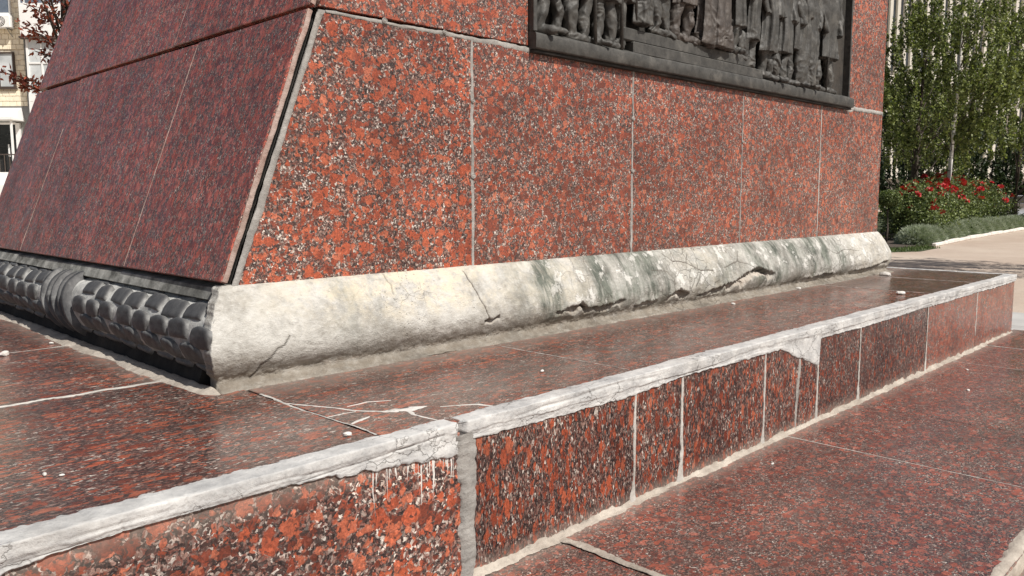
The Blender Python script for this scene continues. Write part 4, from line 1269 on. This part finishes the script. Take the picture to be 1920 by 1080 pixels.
gx_, gy_ = r_.uniform(17.5, 30, n), r_.uniform(7.3, 17, n)
k_ = (gy_ > np.interp(gx_, [17.5, 21.6, 22.6, 24.4, 24.9, 27, 44], [12, 7.75, 7.25, 7.38, 7.75, 9.2, 10.6]) + .06 * r_.normal(size=n)) & ~((gx_ > 23.2) & (gy_ < 10.5) & (gy_ > 8.1)) & (gy_ > 28 - gx_ * .95)
gx_, gy_ = gx_[k_], gy_[k_]
n = len(gx_)
h = r_.uniform(.04, .11, n)
a = r_.uniform(0, 6.3, n)
dx, dy = np.cos(a) * .012, np.sin(a) * .012
lx, ly = r_.normal(size=n) * .03, r_.normal(size=n) * .03
V = np.stack([np.stack([gx_ - dx, gy_ - dy, np.full(n, ZG)], 1), np.stack([gx_ + dx, gy_ + dy, np.full(n, ZG)], 1), np.stack([gx_ + lx, gy_ + ly, ZG + h], 1)], 1).reshape(-1, 3)
tag(ob('grass', mesh('grass', V, np.arange(n * 3).reshape(-1, 3)), MAT['grass']), 'short green grass at the corner of the flower bed', 'grass', kind='stuff')

MAT['curb'] = plain('whitewashed_curb', (.62, .58, .53), .9, .15, 3.)
cbx = [25.0, 26.6, 28.3, 29.9, 31.6, 33.4, 35.4, 37.4, 39.4, 41.5, 43.6, 45.8]
cw = ['nearest white curb stone at the grass end of the lavender row'] + ['%s white curb stone of the row edging the lavender bed' % k for k in ('second', 'third', 'fourth', 'fifth', 'sixth', 'seventh', 'eighth', 'ninth', 'tenth', 'farthest')]
cby = lambda x: np.interp(x, [24, 25.2, 28.7, 33.7, 39.8, 46], [7.6, 7.70, 8.04, 8.40, 8.72, 9.0])
for k, (a, b_) in enumerate(zip(cbx[:-1], cbx[1:])):
    L = b_ - a - .03
    m_ = MB().box(-L / 2, L / 2, -.06, .06, 0, .10 + .02 * (k % 2), .02)
    o = m_.build('curb_stone', MAT['curb'], loc=((a + b_) / 2, float(cby((a + b_) / 2)), ZG), rot=(0, rng.uniform(-.01, .01), math.atan2(float(cby(b_) - cby(a)), b_ - a)))
    tag(o, cw[k], 'curb stone', 'curb stones along the lavender bed')

# lavender clumps
def mound(rx, rz, n, seed, sz):
    r_ = np.random.RandomState(seed)
    v = r_.normal(size=(n, 3))
    v[:, 2] = np.abs(v[:, 2])
    v /= np.linalg.norm(v, axis=1)[:, None]
    rad_ = r_.uniform(.4, 1, n) ** .35
    base = v * rad_[:, None] * np.array([rx, rx, rz]) * .85
    d_ = v * .8 + r_.normal(size=(n, 3)) * .35
    d_ /= np.linalg.norm(d_, axis=1)[:, None]
    s_ = np.cross(d_, r_.normal(size=(n, 3)))
    s_ /= np.linalg.norm(s_, axis=1)[:, None]
    L = (sz * r_.uniform(.6, 1.3, n))[:, None]
    V = np.stack([base - s_ * .010, base + s_ * .010, base + d_ * L], 1).reshape(-1, 3)
    return V, np.arange(n * 3).reshape(-1, 3)
names = ['nearest', 'second', 'third', 'fourth', 'fifth', 'sixth', 'seventh', 'eighth', 'ninth', 'tenth', 'eleventh', 'twelfth', 'thirteenth', 'fourteenth', 'fifteenth', 'farthest']
for k in range(16):
    x = 25.75 + k * 1.2 + rng.uniform(-.1, .1)
    V, F = mound(.62 + rng.uniform(-.06, .08), .56 + rng.uniform(-.05, .06), 9000, 60 + k, .17)
    tag(ob('lavender_clump', mesh('lavender_clump', V, F), MAT['lavender'], loc=(x, float(cby(x)) + .66, ZG)), '%s grey-green lavender mound counted along the white curb' % names[k], 'lavender', 'lavender mounds behind the curb')

# rose bushes
def flower_mesh(seed):
    r_ = np.random.RandomState(seed)
    V, F = [], []
    for ring, (n_, rr_, zz, tilt) in enumerate(((6, .075, .0, .5), (5, .055, .02, .9), (4, .03, .03, 1.3))):
        for i in range(n_):
            a = 2 * math.pi * i / n_ + ring * .6 + r_.uniform(-.2, .2)
            ca, sa = math.cos(a), math.sin(a)
            w_ = .045
            tip = (ca * rr_ * 1.25, sa * rr_ * 1.25, zz + rr_ * tilt)
            o = len(V)
            V += [(0, 0, zz), (ca * rr_ - sa * w_, sa * rr_ + ca * w_, zz + rr_ * tilt * .6), tip, (ca * rr_ + sa * w_, sa * rr_ - ca * w_, zz + rr_ * tilt * .6)]
            F.append((o, o + 1, o + 2, o + 3))
    return mesh('flower', V, F)
FL = [flower_mesh(k) for k in range(3)]
for m_ in FL: m_.materials.append(MAT['rose_red'])
def rose(loc, rx, hgt, n, nf, seed, label):
    r_ = np.random.RandomState(seed)
    root = empty('rose_bush', loc, 0, label, 'rose bush', 'red rose bushes in the bed')
    mb = MB()
    for k in range(9):
        a = r_.uniform(0, 6.28)
        q = r_.uniform(.3, .9)
        mb.tube([(0, 0, 0), (math.cos(a) * rx * q * .5, math.sin(a) * rx * q * .5, hgt * .5), (math.cos(a) * rx * q, math.sin(a) * rx * q, hgt * .92)], [.02, .014, .008], 5)
    mb.build('stem', MAT['bark'], root, True)
    cc = []
    cl = []
    for k in range(26):
        v_ = r_.normal(size=3)
        v_ /= np.linalg.norm(v_)
        cl.append(np.array([v_[0] * rx, v_[1] * rx, hgt * .52 + v_[2] * hgt * .42]) * np.array([1, 1, 1]) * 1)
    for c_ in cl:
        cc.append(c_ * np.array([.8, .8, 1]) + r_.normal(size=(n // 26, 3)) * np.array([.26, .26, .22]))
    C_ = np.concatenate(cc)
    C_ = C_[C_[:, 2] > .05]
    leaf_cloud('foliage', C_, .085, MAT['rose_leaf'], root, seed, .1, .7)
    for k in range(nf):
        a = r_.uniform(0, 6.28)
        q = math.sqrt(r_.uniform(0, 1))
        hh = hgt * (1.10 - .25 * q * q) + r_.uniform(-.5, .14)
        s_ = r_.uniform(1.1, 1.9)
        o = ob('flower', FL[k % 3], None, root, (math.cos(a) * rx * q * 1.15, math.sin(a) * rx * q * 1.15, hh), (r_.uniform(-.9, .9), r_.uniform(-.9, .9), r_.uniform(0, 6)))
        o.scale = (s_,) * 3
rose((28.1, 9.3, ZG), .82, 1.52, 8000, 20, 71, 'nearest red rose bush at the grass corner of the bed')
rose((30.5, 9.75, ZG), .92, 1.72, 9000, 24, 72, 'red rose bush left of the white birch trunk')
rose((32.6, 10.1, ZG), 1.0, 2.0, 9500, 30, 73, 'tallest red rose bush in front of the white birch trunk')
rose((35.4, 10.4, ZG), 1.1, 2.0, 9500, 30, 74, 'red rose bush just right of the white birch trunk')
rose((38.6, 10.6, ZG), 1.2, 1.95, 9000, 24, 75, 'red rose bush toward the far end of the bed')
rose((43.5, 11.0, ZG), 1.1, 1.75, 5000, 14, 76, 'farthest red rose bush before the parked cars')

# red-leaved tree behind the pedestal (left edge)
pr = empty('purple_leaf_tree', (3.55, 11.6, ZG), 0, 'purple-leaved tree reaching out from behind the sloping wall', 'tree')
MB().tube([(0, 0, 0), (.05, .02, 1.4), (-.02, .0, 2.6), (.05, .05, 4.6)], [.11, .09, .07, .03], 9).build('trunk', MAT['bark'], pr, True)
r_ = np.random.RandomState(14)
bm_, cl_ = MB(), []
def frond(p0, p1, sag, nl, spread):
    p0, p1 = np.array(p0), np.array(p1)
    mid = (p0 + p1) / 2 + np.array([0, 0, sag])
    bm_.tube([p0, mid, p1], [.02, .012, .005], 5)
    for k in range(nl):
        t_ = r_.uniform(.15, 1.03)
        q = (1 - t_) ** 2 * p0 + 2 * t_ * (1 - t_) * mid + t_ * t_ * p1
        cl_.append(q + r_.normal(size=3) * spread)
lft = np.array([-.7035, .7107, 0])
def L3(u, z, d_=0.): return tuple(lft * u + np.array([.71, .70, 0]) * d_ + np.array([0, 0, z - ZG]))
frond((0, 0, 2.75), L3(1.0, 2.96), .05, 125, .045)
frond((0, 0, 2.6), L3(.72, 2.84), .05, 110, .06)
frond((0, 0, 3.1), L3(.52, 3.22, .2), .05, 50, .05)
frond((0, 0, 3.3), L3(.56, 3.50), .05, 90, .05)
frond((0, 0, 3.5), L3(.48, 3.78, .1), .05, 80, .06)
frond((0, 0, 3.6), L3(.36, 4.0), .05, 80, .07)
for k in range(14):
    a = r_.uniform(-2.6, .9)
    frond((0, 0, 3.2 + .1 * k), (math.cos(a) * 1., math.sin(a) * .9, 4.0 + r_.uniform(0, 1.)), .15, 50, .12)
bm_.build('branch', MAT['bark'], pr, True)
leaf_cloud('crown', np.array(cl_), .085, MAT['red_leaf'], pr, 15, .1, .42)

# ================================================================== BUILDINGS
MAT['cream_brick'] = plain('cream_brick', (.82, .74, .57), .85, .12, 3.)
MAT['joint_dark'] = plain('facade_joint', (.42, .36, .27), .9, .1, 3.)
MAT['white_paint'] = plain('white_paint', (.78, .78, .76), .6, .05, 2.)
MAT['grey_paint'] = plain('grey_render', (.22, .22, .21), .8, .1, 2.)
MAT['dark_frame'] = plain('dark_frame', (.07, .05, .04), .5, .1, 2.)
def glassm(name, c_, ro=.06):
    t = T(name)
    P = t.coord()
    n = t.noise(P, 1.3, 3, .5)
    return t.fin(t.mix(t.rng(n, .35, .65), c_, tuple(x * 1.6 for x in c_)), ro, spec=.8)
MAT['glass'] = glassm('window_glass', (.10, .12, .15))
MAT['glass_blind'] = glassm('blind_glass', (.40, .42, .42), .15)
MAT['dark_glass'] = glassm('dark_doorway', (.02, .02, .02))
def facade_brick():
    t = T('facade_brickwork')
    P = t.n('TexCoord', None, 'Object')
    P = t.map(P, (1, 1, 1), rot=(R(90), 0, 0))
    br = t.n('TexBrick', {'Vector': P, 'Color1': (.76, .69, .55), 'Color2': (.70, .62, .48), 'Mortar': (.34, .28, .20), 'Scale': 1., 'Mortar Size': .01, 'Brick Width': .34, 'Row Height': .245}, 0)
    return t.fin(br, .85)
MAT['facade'] = facade_brick()
BR = math.atan2(RH.y, RH.x)
bl = empty('apartment_building', at(40, -23.5), BR, 'cream brick apartment house with white glazed balconies at the left edge', 'building')
def bpart(name, boxes, m, parent=None, c_=0., **kw):
    mb = MB()
    for q in boxes: mb.box(*q, c_)
    return mb.build(name, MAT[m], parent or bl, **kw)
Z0 = -ZG
# local x = RH (0 at u=-23.5), y = away; heights are world z, shifted by Z0
def B(x0, x1, y0, y1, z0_, z1_): return (x0, x1, y0, y1, z0_ + Z0, z1_ + Z0)
bpart('wall', [B(-9, 14, .03, 9, ZG, 15)], 'facade')
# individually laid bricks of the visible patch
bkm = MB().box(-.16, .16, -.022, .03, -.112, .112, .008)
bk_me = mesh('brick', bkm.V, bkm.F)
bk_me.materials.append(MAT['cream_brick'])
openings = [(-2.6, -.36, 10.0, 12.2), (-2.2, -.42, 6.52, 8.36), (.30, 3.2, 5.6, 12.5), (-2.2, -.3, 9.3, 9.95)]
row = 0
z = 5.85
while z < 11.4:
    x = -1.75 + (.17 if row % 2 else 0)
    while x < .55:
        if not any(a - .10 < x < b_ + .10 and c_ - .08 < z < d_ + .08 for a, b_, c_, d_ in openings[:3]):
            o = ob('brick', bk_me, None, bl, (x, rng.uniform(-.006, .004), z + Z0))
        x += .34
    z += .245
    row += 1
def window(x0, x1, z0_, z1_, fm='white_paint', gm='glass', mull=1, y=-.02, trans=None):
    f = .07
    fr = bpart('window', [B(x0, x1, y - .06, .05, z1_ - f, z1_), B(x0, x1, y - .06, .05, z0_, z0_ + f), B(x0, x0 + f, y - .06, .05, z0_ + f, z1_ - f), B(x1 - f, x1, y - .06, .05, z0_ + f, z1_ - f)], fm)
    k = (x1 - x0 - 2 * f) / mull
    for i in range(mull):
        a = x0 + f + i * k
        bpart('pane', [B(a, a + k - (.05 if i < mull - 1 else 0), y + .0, .06, z0_ + f, z1_ - f)], gm, fr)
        if i < mull - 1: bpart('mullion', [B(a + k - .05, a + k, y - .05, .05, z0_ + f, z1_ - f)], fm, fr)
    bpart('sill', [B(x0 - .05, x1 + .05, y - .12, .05, z0_ - .06, z0_ - .002)], fm, fr)
window(-2.4, -.52, 10.06, 11.7, 'white_paint', 'glass', 2)
window(-2.0, -.52, 6.60, 8.30, 'dark_frame', 'glass_blind', 2)
window(-6.2, -4.2, 10.06, 11.7, 'white_paint', 'glass', 2)
window(-6.2, -4.2, 6.60, 8.30, 'white_paint', 'glass', 2)
window(5.2, 7.2, 6.60, 8.30, 'white_paint', 'glass', 2)
window(5.2, 7.2, 10.06, 11.7, 'white_paint', 'glass', 2)
# balcony bay: white parapet, glazed above and below
by_ = bpart('balcony', [B(.42, 3.4, -1.0, .1, 8.86, 10.28)], 'white_paint', None, .02)
bpart('balcony_window', [B(.62, .70, -.96, 0, 10.3, 12.4), B(.42, 3.4, -.98, -.90, 12.3, 12.42), B(1.55, 1.63, -.97, -.9, 10.3, 12.3), B(.42, .50, -.98, -.90, 10.285, 12.3), B(3.32, 3.4, -.98, -.90, 10.285, 12.3), B(.5, 3.32, -.98, -.90, 10.285, 10.37)], 'white_paint')
bpart('pane', [B(.5, 1.55, -.94, -.92, 10.37, 12.3), B(1.63, 3.32, -.94, -.92, 10.37, 12.3)], 'glass')
bpart('soffit', [B(.36, 3.46, -1.04, .05, 8.76, 8.858)], 'dark_frame')
bpart('bay_window', [B(.52, .62, -.80, -.70, 6.2, 8.75), B(1.20, 1.28, -.80, -.72, 6.2, 8.75), B(2.1, 2.18, -.80, -.72, 6.2, 8.75), B(.62, 3.3, -.80, -.72, 7.62, 7.70), B(.52, 3.3, -.82, -.02, 5.2, 6.2)], 'white_paint')
bpart('pane', [B(.62, 1.20, -.76, -.74, 6.2, 7.62), B(1.28, 2.1, -.76, -.74, 6.2, 7.62), B(.62, 1.2, -.76, -.74, 7.70, 8.75), B(1.28, 2.1, -.76, -.74, 7.7, 8.75), B(2.18, 3.3, -.76, -.74, 6.2, 8.75)], 'glass_blind')
bpart('pipe', [B(.02, .07, -.09, -.03, ZG, 12)], 'grey_paint')
# entrance with awning
bpart('render_strip', [B(-3.2, .6, -.04, .06, ZG, 5.72)], 'grey_paint')
aw = MB().add([(-3.2, -1.15, 5.12 + Z0), (-.18, -1.15, 5.12 + Z0), (-.32, -.02, 5.66 + Z0), (-3.2, -.02, 5.66 + Z0), (-3.2, -1.15, 5.0 + Z0), (-.18, -1.15, 5.0 + Z0), (-.18, -.04, 5.0 + Z0), (-3.2, -.04, 5.0 + Z0)], [(0, 1, 2, 3), (4, 5, 1, 0), (1, 5, 6, 2), (4, 7, 6, 5), (0, 3, 7, 4)])
aw.build('awning', MAT['white_paint'], bl)
dr = bpart('door', [B(-2.6, -.62, -.09, -.045, 2.5, 4.85)], 'dark_glass')
bpart('door_frame', [B(-.62, -.42, -.16, -.03, 2.5, 4.92), B(-2.6, -.62, -.16, -.03, 4.85, 4.95)], 'white_paint', dr)
bpart('door_handle', [B(-1.05, -1.0, -.14, -.09, 3.3, 3.9)], 'white_paint', dr)
bpart('awning_post', [B(-.36, -.28, -1.0, -.92, 2.5, 5.0)], 'white_paint')
bpart('porch', [B(-4, .4, -2.0, -.04, ZG, 2.5), B(-4, .9, -2.4, -2.0, ZG, 2.2), B(-4, 1.3, -2.8, -2.4, ZG, 1.9)], 'white_paint')
rl_ = MB()
for x in np.linspace(-1.6, .3, 9): rl_.tube([(x, -1.9, 2.5 + Z0), (x, -1.9, 3.3 + Z0)], .018, 6)
rl_.tube([(-1.7, -1.9, 3.32 + Z0), (.35, -1.9, 3.32 + Z0)], .03, 6)
rl_.build('railing', MAT['dark_frame'], bl)
rw = MB()
rw.tube([(-1.15, -1.85, 3.4 + Z0), (-.72, -1.85, 3.4 + Z0), (-.70, -1.85, 3.85 + Z0), (-1.15, -1.85, 3.88 + Z0)], .05, 6)
rw.build('handrail', MAT['white_paint'], bl)
# air conditioner
ac = empty('air_conditioner', tuple(Vector(at(40, -24.35, 9.36)) - FH * .12), BR, 'white air conditioner unit on brackets under the top window', 'air conditioner')
MB().box(-.55, .52, -.36, -.03, 0, .58, .03).build('housing', MAT['white_paint'], ac)
MB().tube([(.06, -.355, .29), (.06, -.372, .29)], .23, 24).build('fan_opening', MAT['dark_frame'], ac)
gm = MB()
for q in (.07, .13, .19): gm.tube([(.06 + q * math.cos(a), -.377, .29 + q * math.sin(a)) for a in np.linspace(0, 6.2832, 25)], .008, 4)
for a in np.linspace(0, math.pi, 6, endpoint=False): gm.tube([(.06 - .22 * math.cos(a), -.377, .29 - .22 * math.sin(a)), (.06 + .22 * math.cos(a), -.377, .29 + .22 * math.sin(a))], .006, 4)
gm.build('fan_grille', MAT['white_paint'], ac)
for x in (-.38, .3):
    MB().box(x, x + .05, -.36, .12, -.05, -.002).tube([(x + .025, -.32, -.04), (x + .025, .1, -.34)], .02, 5).build('bracket', MAT['grey_paint'], ac)

# pale ribbed block behind the trees on the right
MAT['ribs'] = plain('pale_ribs', (.66, .62, .54), .8, .06, 1.)
MAT['rib_back'] = plain('rib_recess', (.34, .33, .31), .85, .1, 1.)
rb = empty('office_block', at(85, 44), BR, 'pale office block with tall vertical fins behind the birches', 'building')
MB().box(-17, 16, 0, 14, 0, 27).build('wall', MAT['rib_back'], rb)
fm_ = MB().box(-.16, .16, -.45, -.01, 0, 22.2, .02)
fme = mesh('fin', fm_.V, fm_.F)
fme.materials.append(MAT['ribs'])
for k in range(44):
    x = -16.6 + k * .75
    o = ob('fin', fme, None, rb, (x, 0, 4.5))
for za, zb in ((3.2, 4.5), (12.6, 13.7), (26.7, 28.2)):
    MB().box(-17.2, 16.2, -.62, -.0, za, zb, .03).build('spandrel', MAT['ribs'], rb)
for za, zb in ((5.0, 8.2), (8.6, 12.0), (14.2, 17.5), (18.0, 21.4), (22., 25.8)):
    for k in range(11):
        x = -16.2 + k * 3.0
        MB().box(x, x + 2.4, -.06, -.003, za, zb).build('window', MAT['glass'], rb)

# ================================================================== CARS
def smooth_car(loc, rz, label, body):
    root = empty('parked_car', loc, rz, label, 'car', 'cars parked beyond the park')
    def lathe_side(name, outline, hw_, mat, parent, inset=.0, nb=6):
        # loft the side outline across the width with rounded shoulders
        P = []
        o2 = np.array(outline)
        cx, cz = o2.mean(0)
        for y, s_ in ((-hw_, .93), (-hw_ * .93, .985), (-hw_ * .7, 1.), (0, 1.01), (hw_ * .7, 1.), (hw_ * .93, .985), (hw_, .93)):
            P.append([(cx + (x - cx) * s_, y, cz + (z_ - cz) * s_) for x, z_ in outline])
        P = np.array(P)
        nu, nv = P.shape[:2]
        F = [tuple(f) for f in gridF(nu, nv, 0, True)] + [tuple(range(nv))[::-1], tuple((nu - 1) * nv + i for i in range(nv))]
        return ob(name, mesh(name, P.reshape(-1, 3), F, True), mat, parent)
    lathe_side('body', [(-2.1, .35), (-2.15, .62), (-2.05, .92), (-1.2, 1.0), (0, 1.0), (.9, .98), (1.75, .86), (2.12, .66), (2.12, .35), (1.6, .25), (-1.6, .25)], .88, body, root)
    cab = lathe_side('cabin', [(-1.75, .95), (-1.15, 1.38), (-.2, 1.47), (.35, 1.42), (1.05, .97)], .74, body, root)
    for s_ in (-1, 1):
        b_ = MB().add([(x, s_ * .752, z_) for x, z_ in ((-1.35, 1.02), (-1.0, 1.33), (-.2, 1.39), (-.2, 1.02))] + [(x, s_ * .752, z_) for x, z_ in ((-.13, 1.02), (-.13, 1.39), (.3, 1.36), (.85, 1.02))], [(0, 1, 2, 3), (4, 5, 6, 7)])
        b_.build('side_window', MAT['dark_glass'], cab)
        for x in (-1.3, 1.32):
            wh = MB().tube([(x, s_ * .70, .31), (x, s_ * .73, .31), (x, s_ * .88, .31), (x, s_ * .895, .31)], [.27, .31, .31, .28], 20).build('wheel', MAT['tyre'], root, False)
            MB().tube([(x, s_ * .88, .31), (x, s_ * .905, .31)], .19, 14).build('rim', MAT['rim'], wh)
        MB().box(2.02, 2.12, s_ * .62 - .16, s_ * .62 + .16, .62, .76, .02).build('headlight', MAT['glass_blind'], root)
        MB().box(-2.14, -2.04, s_ * .66 - .12, s_ * .66 + .12, .66, .86, .02).build('tail_light', MAT['rose_red'], root)
    return root
MAT['tyre'] = plain('tyre_rubber', (.02, .02, .02), .8, .1)
MAT['rim'] = plain('wheel_rim', (.4, .4, .4), .35, .1, metal=.8)
MAT['car_white'] = plain('car_white', (.72, .72, .72), .25, .02)
MAT['car_silver'] = plain('car_silver', (.42, .43, .45), .3, .03, metal=.4)
smooth_car(at(47, 24.3), BR + .25, 'white car parked behind the left rose bushes', MAT['car_white'])
smooth_car(at(49, 30.6), BR + .1, 'silver car parked beyond the lawn at the right border', MAT['car_silver'])
